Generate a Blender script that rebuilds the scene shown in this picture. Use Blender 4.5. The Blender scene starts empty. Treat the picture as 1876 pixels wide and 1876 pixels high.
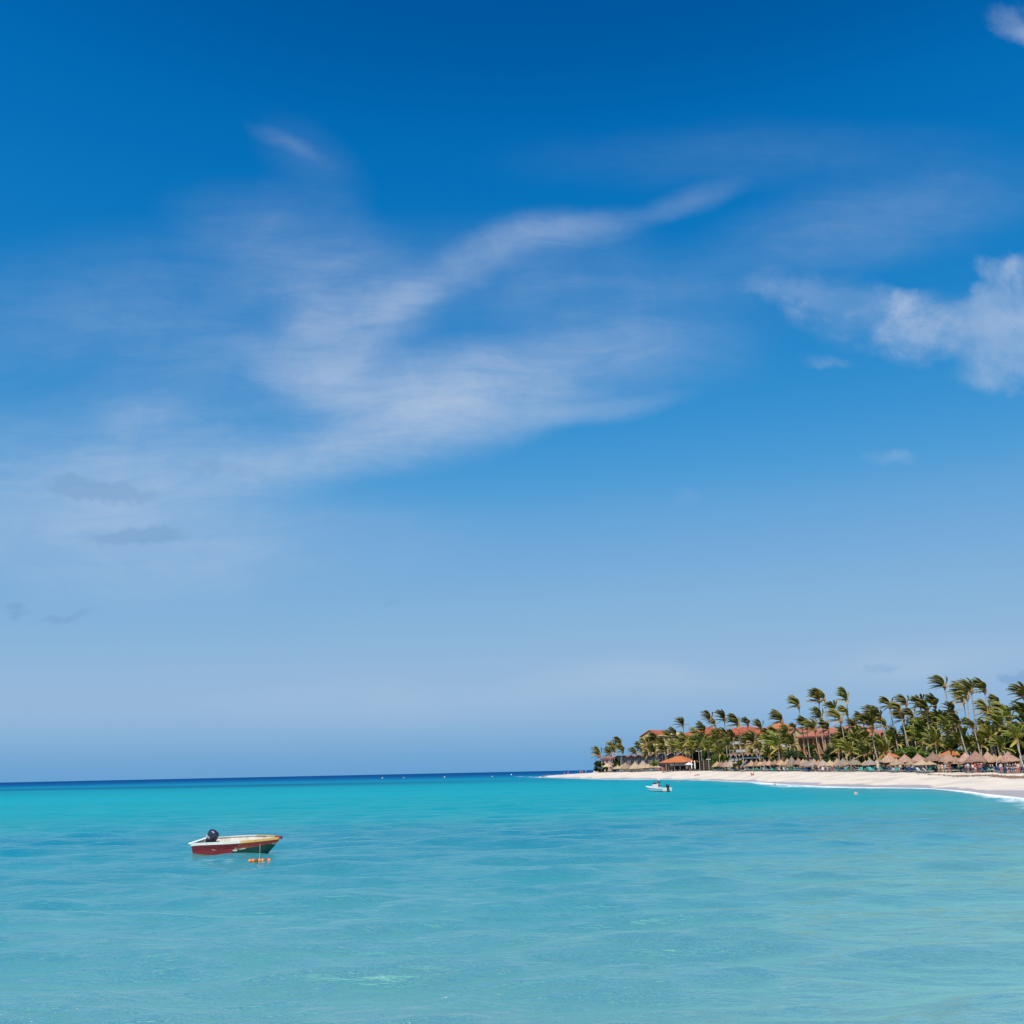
import bpy, bmesh, math, random
import numpy as np
from mathutils import Vector, Matrix, noise

C = bpy.context
S = C.scene
COL = S.collection
R = math.radians
PI = math.pi

# ------------------------------------------------------------------ camera
W = 1876.0
FPX = 1876.0
EYE = 3.6
PITCH = math.atan(475.6 / FPX)
ROLL = -math.atan(0.0211)
cam = bpy.data.cameras.new('camera')
cam.sensor_width = 36.0
cam.lens = 36.0 * FPX / W
cam.clip_start = 0.2
cam.clip_end = 60000
cam_o = bpy.data.objects.new('camera', cam)
COL.objects.link(cam_o)
CM = Matrix.Translation((0, 0, EYE)) @ Matrix.Rotation(PI / 2 + PITCH, 4, 'X') @ Matrix.Rotation(ROLL, 4, 'Z')
cam_o.matrix_world = CM
S.camera = cam_o
S.render.resolution_x = 1024
S.render.resolution_y = 1024

# ------------------------------------------------------------------ light
SUN_EL = R(56)
sd = Vector((-0.30, -0.95, 0)).normalized()
SUN_DIR = Vector((sd.x * math.cos(SUN_EL), sd.y * math.cos(SUN_EL), math.sin(SUN_EL)))
sl = bpy.data.lights.new('sun', 'SUN')
sl.energy = 4.6
sl.angle = R(0.53)
sl.color = (1.0, 0.93, 0.83)
so = bpy.data.objects.new('sun', sl)
COL.objects.link(so)
so.rotation_euler = (-SUN_DIR).to_track_quat('-Z', 'Y').to_euler()
S.view_settings.view_transform = 'Standard'
S.view_settings.look = 'None'
S.view_settings.exposure = 0.0
S.view_settings.gamma = 1.0


def ray(px, py):
    d = CM.to_3x3() @ Vector(((px - W / 2) / FPX, -(py - W / 2) / FPX, -1))
    return d


def at(px, py, Y):
    d = ray(px, py)
    k = Y / d.y
    return Vector((d.x * k, Y, EYE + d.z * k))


def gnd(px, py, z=0.0):
    d = ray(px, py)
    k = (z - EYE) / d.z
    return Vector((d.x * k, d.y * k, z))


def hor(px):
    return 1433.5 - 0.0211 * px


# ------------------------------------------------------------------ node helpers
class NT:
    def __init__(self, tree):
        self.t = tree
        self.n = tree.nodes
        self.l = tree.links

    def new(self, typ, **kw):
        n = self.n.new(typ)
        for k, v in kw.items():
            setattr(n, k, v)
        return n

    def link(self, a, b):
        self.l.new(a, b)

    def val(self, sock, v):
        if isinstance(v, bpy.types.NodeSocket):
            self.l.new(v, sock)
        else:
            sock.default_value = v

    def math(self, op, a, b=None, c=None, clamp=False):
        n = self.new('ShaderNodeMath', operation=op, use_clamp=clamp)
        self.val(n.inputs[0], a)
        if b is not None:
            self.val(n.inputs[1], b)
        if c is not None:
            self.val(n.inputs[2], c)
        return n.outputs[0]

    def smooth(self, v, a, b, t0=0.0, t1=1.0):
        n = self.new('ShaderNodeMapRange', interpolation_type='SMOOTHSTEP')
        self.val(n.inputs['Value'], v)
        n.inputs['From Min'].default_value = a
        n.inputs['From Max'].default_value = b
        n.inputs['To Min'].default_value = t0
        n.inputs['To Max'].default_value = t1
        return n.outputs[0]

    def mix(self, f, a, b, blend='MIX'):
        n = self.new('ShaderNodeMix', data_type='RGBA', blend_type=blend)
        self.val(n.inputs[0], f)
        for s, v in ((n.inputs[6], a), (n.inputs[7], b)):
            if isinstance(v, tuple) and len(v) == 3:
                v = (*v, 1)
            self.val(s, v)
        return n.outputs[2]

    def noise(self, vec, scale, detail=4, rough=0.5, dist=0.0):
        n = self.new('ShaderNodeTexNoise')
        if vec is not None:
            self.link(vec, n.inputs['Vector'])
        n.inputs['Scale'].default_value = scale
        n.inputs['Detail'].default_value = detail
        n.inputs['Roughness'].default_value = rough
        n.inputs['Distortion'].default_value = dist
        return n.outputs['Fac'], n.outputs['Color']

    def mapping(self, vec, loc=(0, 0, 0), rot=(0, 0, 0), scale=(1, 1, 1)):
        n = self.new('ShaderNodeMapping')
        self.link(vec, n.inputs['Vector'])
        n.inputs['Location'].default_value = loc
        n.inputs['Rotation'].default_value = rot
        n.inputs['Scale'].default_value = scale
        return n.outputs[0]


# ------------------------------------------------------------------ world: sky with cirrus
world = bpy.data.worlds.new('World')
S.world = world
world.use_nodes = True
world.node_tree.nodes.clear()
N = NT(world.node_tree)
out = N.new('ShaderNodeOutputWorld')
bg = N.new('ShaderNodeBackground')
sky = N.new('ShaderNodeTexSky', sky_type='NISHITA')
sky.sun_disc = False
sky.sun_elevation = SUN_EL
sky.sun_rotation = math.atan2(sd.x, sd.y)
sky.altitude = 0
sky.air_density = 1.0
sky.dust_density = 0.3
sky.ozone_density = 3.0
tc = N.new('ShaderNodeTexCoord')
sep = N.new('ShaderNodeSeparateXYZ')
N.link(tc.outputs['Generated'], sep.inputs[0])
ny = N.math('MAXIMUM', sep.outputs[1], 0.02)
u = N.math('DIVIDE', sep.outputs[0], ny)
v = N.math('DIVIDE', sep.outputs[2], ny)
cmb = N.new('ShaderNodeCombineXYZ')
N.link(u, cmb.inputs[0])
N.link(v, cmb.inputs[1])
uv = cmb.outputs[0]
# warp of the cloud coordinates so that the outlines fray
_, wc = N.noise(uv, 3.2, 5, 0.55)
vs = N.new('ShaderNodeVectorMath', operation='SUBTRACT')
N.link(wc, vs.inputs[0])
vs.inputs[1].default_value = (0.5, 0.5, 0.5)
vm = N.new('ShaderNodeVectorMath', operation='SCALE')
N.link(vs.outputs[0], vm.inputs[0])
vm.inputs['Scale'].default_value = 0.075
va = N.new('ShaderNodeVectorMath', operation='ADD')
N.link(uv, va.inputs[0])
N.link(vm.outputs[0], va.inputs[1])
wuv = va.outputs[0]


def duv(px, py):
    d = ray(px, py)
    return d.x / d.y, d.z / d.y


_, wc2 = N.noise(uv, 11.0, 6, 0.6)
vs2_ = N.new('ShaderNodeVectorMath', operation='SUBTRACT')
N.link(wc2, vs2_.inputs[0])
vs2_.inputs[1].default_value = (0.5, 0.5, 0.5)
vm2 = N.new('ShaderNodeVectorMath', operation='SCALE')
N.link(vs2_.outputs[0], vm2.inputs[0])
vm2.inputs['Scale'].default_value = 0.075
va2 = N.new('ShaderNodeVectorMath', operation='ADD')
N.link(uv, va2.inputs[0])
N.link(vm2.outputs[0], va2.inputs[1])
wuv2 = va2.outputs[0]


def blob(src, x0, y0, x1, y1, half, wgt):
    """soft streak between two directions of the sky, half = half width (in the same angular measure)"""
    a = duv(x0, y0)
    b = duv(x1, y1)
    cx, cy = (a[0] + b[0]) / 2, (a[1] + b[1]) / 2
    L = math.hypot(b[0] - a[0], b[1] - a[1]) / 2
    ang = math.atan2(b[1] - a[1], b[0] - a[0])
    h = half / FPX
    n1 = N.new('ShaderNodeVectorMath', operation='SUBTRACT')
    N.link(src, n1.inputs[0])
    n1.inputs[1].default_value = (cx, cy, 0)
    r = N.new('ShaderNodeVectorRotate', rotation_type='Z_AXIS')
    N.link(n1.outputs[0], r.inputs['Vector'])
    r.inputs['Angle'].default_value = -ang
    m = N.new('ShaderNodeVectorMath', operation='MULTIPLY')
    N.link(r.outputs[0], m.inputs[0])
    m.inputs[1].default_value = (1 / (L + h), 1 / h, 0)
    ln = N.new('ShaderNodeVectorMath', operation='LENGTH')
    N.link(m.outputs[0], ln.inputs[0])
    return N.smooth(ln.outputs['Value'], 1.0, 0.0, 0.0, wgt)


def addall(lst):
    acc = lst[0]
    for s in lst[1:]:
        acc = N.math('ADD', acc, s)
    return acc


cirrus = addall([blob(wuv, *b) for b in [
    (455, 225, 590, 305, 28, .10), (500, 240, 640, 380, 90, .05),
    (900, 440, 1160, 405, 60, .26), (930, 425, 1140, 405, 30, .16), (1120, 410, 1370, 330, 40, .16), (740, 530, 1010, 410, 75, .22),
    (400, 400, 760, 560, 170, .20), (660, 580, 790, 525, 50, .26), (540, 610, 760, 540, 100, .20),
    (440, 650, 660, 730, 75, .36), (540, 560, 640, 700, 100, .34), (600, 700, 780, 540, 80, .20),
    (560, 740, 1010, 710, 150, .46), (720, 740, 1180, 650, 150, .34), (560, 840, 1000, 760, 95, .46), (640, 760, 900, 740, 90, .2),
    (330, 890, 760, 820, 85, .36), (900, 790, 1290, 728, 38, .26), (1020, 640, 1320, 640, 130, .16),
    (-100, 850, 560, 860, 170, .40), (-200, 950, 520, 970, 170, .34), (180, 765, 310, 765, 60, .14),
    (-100, 620, 560, 560, 260, .14), (1250, 500, 1900, 320, 140, .15), (0, 1040, 860, 980, 140, .16),
    (820, 1262, 1500, 1232, 55, .26), (1400, 1225, 1990, 1190, 60, .26), (300, 1290, 1000, 1270, 60, .12),
    (620, 480, 1400, 560, 170, .13), (900, 300, 1900, 260, 110, .05), (300, 720, 700, 640, 200, .12),
]])
cumul = addall([blob(wuv2, *b) for b in [
    (1390, 520, 1520, 545, 60, .85), (1460, 545, 1700, 590, 88, .85), (1620, 590, 1820, 620, 88, .70), (1540, 520, 1700, 560, 40, .4),
    (1830, 490, 1890, 500, 45, .70), (1810, 570, 1950, 600, 80, .75), (1780, 690, 1900, 680, 55, .55),
    (1800, 660, 1950, 640, 60, .6), (1500, 655, 1550, 660, 24, .18), (1790, 555, 1850, 520, 38, .3), (1845, 485, 1880, 550, 32, .3), (1840, 30, 1900, 60, 60, .40), (1605, 842, 1665, 842, 26, .26),
    (1245, 912, 1275, 915, 22, .10), (190, 760, 300, 770, 36, .16),
]])
greyc = addall([blob(wuv2, *b) for b in [
    (40, 870, 300, 900, 40, .50), (340, 860, 520, 882, 30, .42), (120, 985, 370, 975, 30, .34),
    (80, 1125, 180, 1120, 18, .36), (20, 1112, 70, 1110, 15, .28), (680, 1112, 740, 1114, 13, .24),
    (820, 1190, 880, 1195, 18, .2), (1565, 1236, 1660, 1232, 17, .60), (1840, 1240, 1900, 1244, 18, .4),
    (870, 1050, 970, 1055, 16, .12),
]])
# fibres of the cirrus, drawn out along the wind
fib = N.mapping(wuv, rot=(0, 0, R(-20)), scale=(2.6, 12, 1))
fibb = N.mapping(wuv, rot=(0, 0, R(38)), scale=(2.2, 11, 1))
f4, _ = N.noise(fibb, 3.4, 8, 0.64, 0.6)
f1, _ = N.noise(fib, 3.0, 7, 0.62, 0.7)
f2, _ = N.noise(wuv, 7.0, 8, 0.62, 0.3)
f3, _ = N.noise(uv, 16.0, 8, 0.66, 0.5)
fibm = N.math('MULTIPLY', N.smooth(f1, 0.24, 0.74, 0.80, 1.12), N.smooth(f4, 0.25, 0.72, 0.70, 1.20))
puff = N.smooth(f2, 0.36, 0.62, 0.22, 1.2)
wisp = N.smooth(f3, 0.3, 0.7, 0.80, 1.18)
cd = N.math('MULTIPLY', N.math('MULTIPLY', cirrus, fibm), wisp)
cd = N.math('MULTIPLY', cd, 0.92)
pd = N.math('MULTIPLY', N.math('MULTIPLY', cumul, puff), wisp)
pd = N.math('MULTIPLY', pd, 0.86)
gd = N.math('MULTIPLY', N.smooth(N.math('MULTIPLY', greyc, puff), .02, .26), .85, clamp=True)
dens = N.math('MULTIPLY', N.math('SUBTRACT', 1.0, N.math('POWER', 0.26, N.math('ADD', cd, pd))), 0.93)
# deep clear-air blue: the sky texture with its colour drawn out a little
STR = 0.115
sc = N.new('ShaderNodeVectorMath', operation='SCALE')
N.link(sky.outputs[0], sc.inputs[0])
sc.inputs['Scale'].default_value = STR
rc = N.new('ShaderNodeRGBCurve')
N.link(sc.outputs[0], rc.inputs['Color'])
CURV = [
    [(0, 0), (.085, 0.0), (.105, .001), (.15, .022), (.209, .080), (.246, .14), (.42, .265), (.60, .30), (1, .30)],
    [(0, 0), (.150, .088), (.180, .155), (.24, .225), (.342, .328), (.402, .375), (.617, .465), (.86, .48), (1, .48)],
    [(0, 0), (.295, .335), (.340, .475), (.42, .56), (.552, .655), (.623, .68), (.768, .70), (1, .70)],
]
rc.mapping.use_clip = False
rc.mapping.extend = 'HORIZONTAL'
for ci, pts in enumerate(CURV):
    cv = rc.mapping.curves[ci]
    cv.points[0].location = pts[0]
    cv.points[1].location = pts[-1]
    for p in pts[1:-1]:
        cv.points.new(*p)
    for p in cv.points:
        p.handle_type = 'AUTO_CLAMPED'
rc.mapping.update()
low = N.smooth(sep.outputs[2], 0.068, -0.01)
clear = N.mix(low, rc.outputs[0], (0.135, 0.355, 0.645))
mx = N.mix(dens, clear, (0.50, 0.60, 0.76))
mx2 = N.mix(N.math('MULTIPLY', gd, 0.7), mx, (0.19, 0.36, 0.60))
N.link(mx2, bg.inputs['Color'])
bg.inputs['Strength'].default_value = 1.0
N.link(bg.outputs[0], out.inputs['Surface'])
world.cycles.sampling_method = 'MANUAL'
world.cycles.sample_map_resolution = 512


# ------------------------------------------------------------------ object helpers
def tag(o, label=None, cat=None, group=None, kind=None):
    if label:
        o['label'] = label
    if cat:
        o['category'] = cat
    if group:
        o['group'] = group
    if kind:
        o['kind'] = kind
    return o


def empty(name, loc, rz=0.0):
    o = bpy.data.objects.new(name, None)
    COL.objects.link(o)
    o.location = loc
    o.rotation_euler = (0, 0, rz)
    o.empty_display_size = 0.2
    return o


class MB:
    def __init__(self):
        self.v = []
        self.f = []
        self.c = []
        self.sm = []

    def add(self, verts, faces, col=0.5, smooth=False):
        b = len(self.v)
        self.v += [tuple(p) for p in verts]
        self.f += [tuple(i + b for i in f) for f in faces]
        self.c += [col] * len(verts)
        self.sm += [smooth] * len(faces)

    def box(self, x0, x1, y0, y1, z0, z1, col=0.5):
        vs = [(x0, y0, z0), (x1, y0, z0), (x1, y1, z0), (x0, y1, z0), (x0, y0, z1), (x1, y0, z1), (x1, y1, z1), (x0, y1, z1)]
        self.add(vs, [(0, 3, 2, 1), (4, 5, 6, 7), (0, 1, 5, 4), (1, 2, 6, 5), (2, 3, 7, 6), (3, 0, 4, 7)], col)

    def tube(self, pts, rads, n=8, col=0.5, cap=True, smooth=True):
        pts = [Vector(p) for p in pts]
        vs, fs = [], []
        for i, p in enumerate(pts):
            a = pts[max(0, i - 1)]
            b = pts[min(len(pts) - 1, i + 1)]
            d = (b - a).normalized()
            up = Vector((0, 0, 1)) if abs(d.z) < 0.9 else Vector((1, 0, 0))
            s = d.cross(up).normalized()
            t = s.cross(d).normalized()
            r = rads[i] if isinstance(rads, (list, tuple)) else rads
            for k in range(n):
                an = 2 * PI * k / n
                vs.append(p + s * math.cos(an) * r + t * math.sin(an) * r)
        for i in range(len(pts) - 1):
            for k in range(n):
                fs.append((i * n + k, i * n + (k + 1) % n, (i + 1) * n + (k + 1) % n, (i + 1) * n + k))
        self.add(vs, fs, col, smooth)
        if cap:
            m = (len(pts) - 1) * n
            self.add(vs[:n], [tuple(range(n))[::-1]], col)
            self.add(vs[m:m + n], [tuple(range(n))], col)

    def lathe(self, prof, n=20, cx=0, cy=0, col=0.5, smooth=True):
        vs, fs = [], []
        for (r, z) in prof:
            for k in range(n):
                a = 2 * PI * k / n
                vs.append((cx + r * math.cos(a), cy + r * math.sin(a), z))
        for i in range(len(prof) - 1):
            for k in range(n):
                fs.append((i * n + k, i * n + (k + 1) % n, (i + 1) * n + (k + 1) % n, (i + 1) * n + k))
        self.add(vs, fs, col, smooth)

    def ell(self, c, r, nu=12, nv=8, col=0.5):
        vs, fs = [], []
        for j in range(nv + 1):
            t = PI * j / nv
            for i in range(nu):
                a = 2 * PI * i / nu
                vs.append((c[0] + r[0] * math.sin(t) * math.cos(a), c[1] + r[1] * math.sin(t) * math.sin(a), c[2] + r[2] * math.cos(t)))
        for j in range(nv):
            for i in range(nu):
                fs.append((j * nu + i, (j + 1) * nu + i, (j + 1) * nu + (i + 1) % nu, j * nu + (i + 1) % nu))
        self.add(vs, fs, col, True)

    def mesh(self, name, mat):
        me = bpy.data.meshes.new(name)
        me.from_pydata(self.v, [], self.f)
        me.polygons.foreach_set('use_smooth', self.sm)
        at_ = me.attributes.new('tone', 'FLOAT', 'POINT')
        at_.data.foreach_set('value', self.c)
        if mat:
            me.materials.append(mat)
        me.update()
        return me

    def build(self, name, mat, parent=None, loc=None):
        o = bpy.data.objects.new(name, self.mesh(name, mat))
        COL.objects.link(o)
        if parent:
            o.parent = parent
        if loc:
            o.location = loc
        return o


def place(name, me, parent=None, loc=(0, 0, 0), rot=(0, 0, 0), scale=(1, 1, 1)):
    o = bpy.data.objects.new(name, me)
    COL.objects.link(o)
    if parent:
        o.parent = parent
    o.location = loc
    o.rotation_euler = rot
    o.scale = scale
    return o


def ordn(i):
    w = ['first', 'second', 'third', 'fourth', 'fifth', 'sixth', 'seventh', 'eighth', 'ninth', 'tenth', 'eleventh', 'twelfth', 'thirteenth', 'fourteenth', 'fifteenth', 'sixteenth', 'seventeenth', 'eighteenth', 'nineteenth', 'twentieth']
    return w[i] if i < len(w) else 'twenty-' + w[i - 20]


# ------------------------------------------------------------------ materials
def pmat(name, col, rough=0.6, var=0.15, scale=3.0, spec=0.4, metal=0.0, bump=0.0, tone=False, trans=0.0, tonecols=None):
    m = bpy.data.materials.new(name)
    m.use_nodes = True
    n = NT(m.node_tree)
    b = m.node_tree.nodes['Principled BSDF']
    tc = n.new('ShaderNodeTexCoord')
    f, _ = n.noise(tc.outputs['Object'], scale, 5, 0.6)
    f = n.smooth(f, 0.25, 0.75)
    dark = tuple(c * (1 - var) for c in col)
    lite = tuple(min(1, c * (1 + var)) for c in col)
    c = n.mix(f, dark, lite)
    if tone:
        a = n.new('ShaderNodeAttribute', attribute_name='tone')
        cr = n.new('ShaderNodeValToRGB')
        el = cr.color_ramp.elements
        tcs = tonecols
        el[0].position = 0
        el[0].color = (*tcs[0], 1)
        el[1].position = 1
        el[1].color = (*tcs[-1], 1)
        for i, t in enumerate(tcs[1:-1]):
            e = el.new((i + 1) / (len(tcs) - 1))
            e.color = (*t, 1)
        n.link(a.outputs['Fac'], cr.inputs[0])
        c = n.mix(0.25, cr.outputs[0], n.mix(f, tuple(x * 0.5 for x in tcs[0]), tcs[-1]))
    n.link(c, b.inputs['Base Color'])
    b.inputs['Roughness'].default_value = rough
    b.inputs['Specular IOR Level'].default_value = spec
    b.inputs['Metallic'].default_value = metal
    if bump:
        bn = n.new('ShaderNodeBump')
        bn.inputs['Strength'].default_value = bump
        bn.inputs['Distance'].default_value = 0.02
        f2, _ = n.noise(tc.outputs['Object'], scale * 6, 4, 0.6)
        n.link(f2, bn.inputs['Height'])
        n.link(bn.outputs[0], b.inputs['Normal'])
    if trans:
        tr = n.new('ShaderNodeBsdfTranslucent')
        n.link(c, tr.inputs['Color'])
        ms = n.new('ShaderNodeMixShader')
        ms.inputs[0].default_value = trans
        n.link(b.outputs[0], ms.inputs[1])
        n.link(tr.outputs[0], ms.inputs[2])
        n.link(ms.outputs[0], m.node_tree.nodes['Material Output'].inputs['Surface'])
    return m


M = {}
M['frond'] = pmat('palm frond', (.05, .07, .015), 0.45, .3, 1.2, .35, tone=True, trans=.25,
                  tonecols=[(.040, .068, .020), (.115, .150, .028), (.27, .28, .048), (.46, .36, .08), (.54, .35, .12)])
M['frond_low'] = pmat('young palm frond', (.05, .07, .015), 0.45, .3, 1.2, .35, tone=True, trans=.28,
                      tonecols=[(.035, .075, .016), (.10, .165, .024), (.25, .31, .038), (.42, .40, .07), (.50, .35, .10)])
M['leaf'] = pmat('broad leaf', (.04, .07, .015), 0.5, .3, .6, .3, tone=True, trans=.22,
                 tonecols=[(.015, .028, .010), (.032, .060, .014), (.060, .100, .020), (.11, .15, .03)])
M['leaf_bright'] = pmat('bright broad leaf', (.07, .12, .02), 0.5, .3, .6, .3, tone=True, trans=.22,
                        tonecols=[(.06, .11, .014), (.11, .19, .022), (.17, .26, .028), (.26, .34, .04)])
M['bark'] = pmat('palm bark', (.40, .33, .26), .85, .35, 2.5, .2, bump=.4)
M['boot'] = pmat('palm boots', (.42, .24, .11), .8, .3, 4, .2)
M['thatch_pink'] = pmat('weathered red thatch', (.40, .245, .175), .9, .35, 5, .1, bump=.8)
M['thatch_grey'] = pmat('grey thatch', (.34, .27, .22), .9, .3, 5, .1, bump=.8)
M['thatch_straw'] = pmat('straw thatch', (.50, .365, .235), .9, .35, 5, .1, bump=.8)
M['thatch_tan'] = pmat('tan thatch', (.44, .275, .155), .9, .3, 5, .1, bump=.8)
M['thatch_dark'] = pmat('dark thatch', (.13, .105, .095), .9, .3, 5, .1, bump=.8)
M['pole'] = pmat('timber pole', (.33, .24, .15), .8, .3, 3)
M['darkwood'] = pmat('dark timber', (.07, .045, .035), .7, .3, 3)
M['white'] = pmat('white paint', (.78, .77, .74), .5, .06, 2)
M['cloth_white'] = pmat('white canvas', (.82, .80, .77), .8, .06, 2)
M['yellow_wall'] = pmat('ochre render', (.62, .45, .19), .8, .12, .25)
M['orange_wall'] = pmat('orange render', (.55, .27, .12), .8, .15, .25)
M['pink_wall'] = pmat('pink render', (.62, .42, .36), .8, .12, .4)
M['grey_wall'] = pmat('dark grey render', (.20, .17, .15), .8, .25, .5)  # plain dark grey for low walls and window frames
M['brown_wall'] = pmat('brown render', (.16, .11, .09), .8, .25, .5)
M['glass'] = pmat('dark window glass', (.02, .025, .03), .12, .1, 1, .6)
M['black'] = pmat('black plastic', (.015, .016, .02), .35, .2, 4, .5)


def tile_mat(name, col, col2):
    m = pmat(name, col, .75, .25, .5, .2)
    n = NT(m.node_tree)
    b = m.node_tree.nodes['Principled BSDF']
    src = b.inputs['Base Color'].links[0].from_socket
    tc = n.new('ShaderNodeTexCoord')
    w = n.new('ShaderNodeTexWave', wave_type='BANDS', bands_direction='X')
    w.inputs['Scale'].default_value = 1.1
    w.inputs['Distortion'].default_value = 0.4
    n.link(tc.outputs['Object'], w.inputs['Vector'])
    f, _ = n.noise(tc.outputs['Object'], .35, 5, .6)
    c = n.mix(n.smooth(f, .4, .62), src, col2)
    c = n.mix(n.math('MULTIPLY', w.outputs['Fac'], .3), c, tuple(x * .45 for x in col))
    n.link(c, b.inputs['Base Color'])
    return m


M['red_tile'] = tile_mat('red clay tile', (.44, .095, .045), (.50, .14, .06))
M['pink_tile'] = tile_mat('faded pink tile', (.44, .16, .12), (.50, .15, .07))
M['orange_tile'] = tile_mat('orange clay tile', (.54, .17, .055), (.52, .20, .085))
M['brown_tile'] = tile_mat('brown tile', (.27, .12, .09), (.38, .17, .11))

for k_ in ('thatch_pink', 'thatch_grey', 'thatch_straw', 'thatch_tan', 'thatch_dark', 'frond', 'frond_low'):
    n = NT(M[k_].node_tree)
    b = M[k_].node_tree.nodes['Principled BSDF']
    src = b.inputs['Base Color'].links[0].from_socket
    oi = n.new('ShaderNodeObjectInfo')
    h_ = n.new('ShaderNodeHueSaturation')
    n.link(src, h_.inputs['Color'])
    n.link(n.smooth(oi.outputs['Random'], 0, 1, .70, 1.28), h_.inputs['Value'])
    n.link(n.math('ADD', .487, n.math('MULTIPLY', n.math('FRACT', n.math('MULTIPLY', oi.outputs['Random'], 7.3)), .026)), h_.inputs['Hue'])
    col_ = h_.outputs['Color']
    if 'thatch' in k_:
        tc = n.new('ShaderNodeTexCoord')
        st_, _ = n.noise(n.mapping(tc.outputs['Object'], scale=(9, 9, 1.2)), 2.2, 4, .7)
        col_ = n.mix(n.math('MULTIPLY', n.smooth(st_, .42, .66), .55), col_, tuple(.35 * q for q in (.40, .27, .18)))
    n.link(col_, b.inputs['Base Color'])
    for nn_ in M[k_].node_tree.nodes:
        if nn_.bl_idname == 'ShaderNodeBsdfTranslucent':
            n.link(col_, nn_.inputs['Color'])

_plain = {}


def plain(col, rough=.7):
    k = tuple(round(c, 3) for c in col) + (rough,)
    if k not in _plain:
        _plain[k] = pmat('cloth' if rough > .5 else 'paint', col, rough, .1, 5)
    return _plain[k]


# ------------------------------------------------------------------ the lie of the land
SH = [(940, 1422.3), (985, 1424.3), (1040, 1425.8), (1100, 1427.2), (1140, 1427.8), (1200, 1427.4), (1240, 1428), (1290, 1429.2), (1330, 1431),
      (1380, 1432.4), (1400, 1434), (1440, 1437), (1500, 1440), (1560, 1442), (1600, 1443), (1700, 1444), (1760, 1449), (1800, 1454),
      (1876, 1462), (2000, 1482), (2150, 1515), (2400, 1600)]
shore = [gnd(a, b) for a, b in SH]
SU = np.array([p.x / p.y for p in shore])
SD = np.array([p.y for p in shore])
BK = [(940, 1421.8, 640), (985, 1423.4, 640), (1000, 1421.5, 620), (1040, 1418.6, 575), (1088, 1416, 500), (1140, 1414.2, 452), (1210, 1413.2, 415), (1300, 1412.6, 355),
      (1400, 1413.2, 292), (1500, 1413.6, 252), (1600, 1414, 222), (1700, 1414.6, 200), (1876, 1416.5, 176), (2000, 1419, 165), (2400, 1425, 160)]
bk = [at(*b) for b in BK]
BU = np.array([p.x / p.y for p in bk])
BD = np.array([p.y for p in bk])
BZ = np.array([p.z for p in bk])
U_TIP = SU[0]
U_BUSH = bk[4].x / bk[4].y


def groundz(x, y):
    u_ = x / max(y, 1)
    if u_ < SU[0]:
        return -2.5
    ds = float(np.interp(u_, SU, SD))
    db = float(np.interp(u_, BU, BD))
    zb = float(np.interp(u_, BU, BZ))
    if y < ds:
        return max(-2.5, -(ds - y) * 0.05 - 0.0)
    if y < db:
        t = (y - ds) / (db - ds)
        # a swash slope that starts gently, then the face of the beach
        return zb * (0.5 * t + 0.5 * (t * t * (3 - 2 * t)))
    if u_ < U_BUSH:
        k = (y - db)
        w = 14 + 140 * max(0, (u_ - SU[0]) / (U_BUSH - SU[0])) ** 2
        return max(-2.5, zb - max(0, (k - w * .35)) * zb / (w * .3))
    return zb + min(0.5, (y - db) * 0.01)


def backD(px):
    return float(np.interp(px, [b[0] for b in BK], [b[2] for b in BK]))


def onground(px, py_any, D):
    p = at(px, py_any, D)
    p.z = groundz(p.x, p.y)
    return p


# sand -----------------------------------------------------------------
rng = random.Random(4)
us = list(np.linspace(float(SU[0]) + .0005, U_BUSH, 60)) + list(np.linspace(U_BUSH, 1.15, 330))[1:]
rows = []
for uu in us:
    ds = float(np.interp(uu, SU, SD))
    db = float(np.interp(uu, BU, BD))
    ys = [max(2, ds - 60), max(3, ds - 20), ds - 6]
    ys += [ds + (db - ds) * t for t in np.linspace(0, 1, 26)]
    if uu < U_BUSH:
        w = 14 + 140 * max(0, (uu - SU[0]) / (U_BUSH - SU[0])) ** 2
        ys += [db + w * t for t in (.1, .2, .3, .4, .5, .6, .8, 1.0, 1.4, 2.2, 4.0)]
    else:
        ys += [db + k for k in (5, 12, 25, 50, 90, 150, 260, 450, 800, 1500, 2600)]
    rows.append([(uu * y, y) for y in ys])
vs, fs = [], []
nr = len(rows[0])
for r_ in rows:
    for (x, y) in r_:
        z = groundz(x, y)
        if z > .3:
            z += .10 * noise.noise(Vector((x * .11, y * .11, 0))) + .05 * noise.noise(Vector((x * .5, y * .5, 3)))
        elif z > -.3:
            z += .05 * noise.noise(Vector((x * .13, y * .05, 7)))
        vs.append((x, y, z))
for i in range(len(rows) - 1):
    for j in range(nr - 1):
        a = i * nr + j
        fs.append((a, a + nr, a + nr + 1, a + 1))
me = bpy.data.meshes.new('beach_sand')
me.from_pydata(vs, [], fs)
me.polygons.foreach_set('use_smooth', [True] * len(fs))
ms = bpy.data.materials.new('coral sand')
ms.use_nodes = True
n = NT(ms.node_tree)
b = ms.node_tree.nodes['Principled BSDF']
geo = n.new('ShaderNodeNewGeometry')
sp = n.new('ShaderNodeSeparateXYZ')
n.link(geo.outputs['Position'], sp.inputs[0])
nf, _ = n.noise(geo.outputs['Position'], .035, 4, .6)
nf2, _ = n.noise(geo.outputs['Position'], .6, 6, .65)
nf3, _ = n.noise(geo.outputs['Position'], .16, 5, .6)
wl = n.math('ADD', sp.outputs[2], n.math('MULTIPLY', n.math('SUBTRACT', nf, .5), 1.5))
wet = n.smooth(wl, .32, .22)
dry = n.mix(n.smooth(nf2, .3, .7), (.69, .58, .45), (.77, .665, .535))
dry = n.mix(n.smooth(nf3, .42, .72), dry, (.56, .47, .39))
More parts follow.
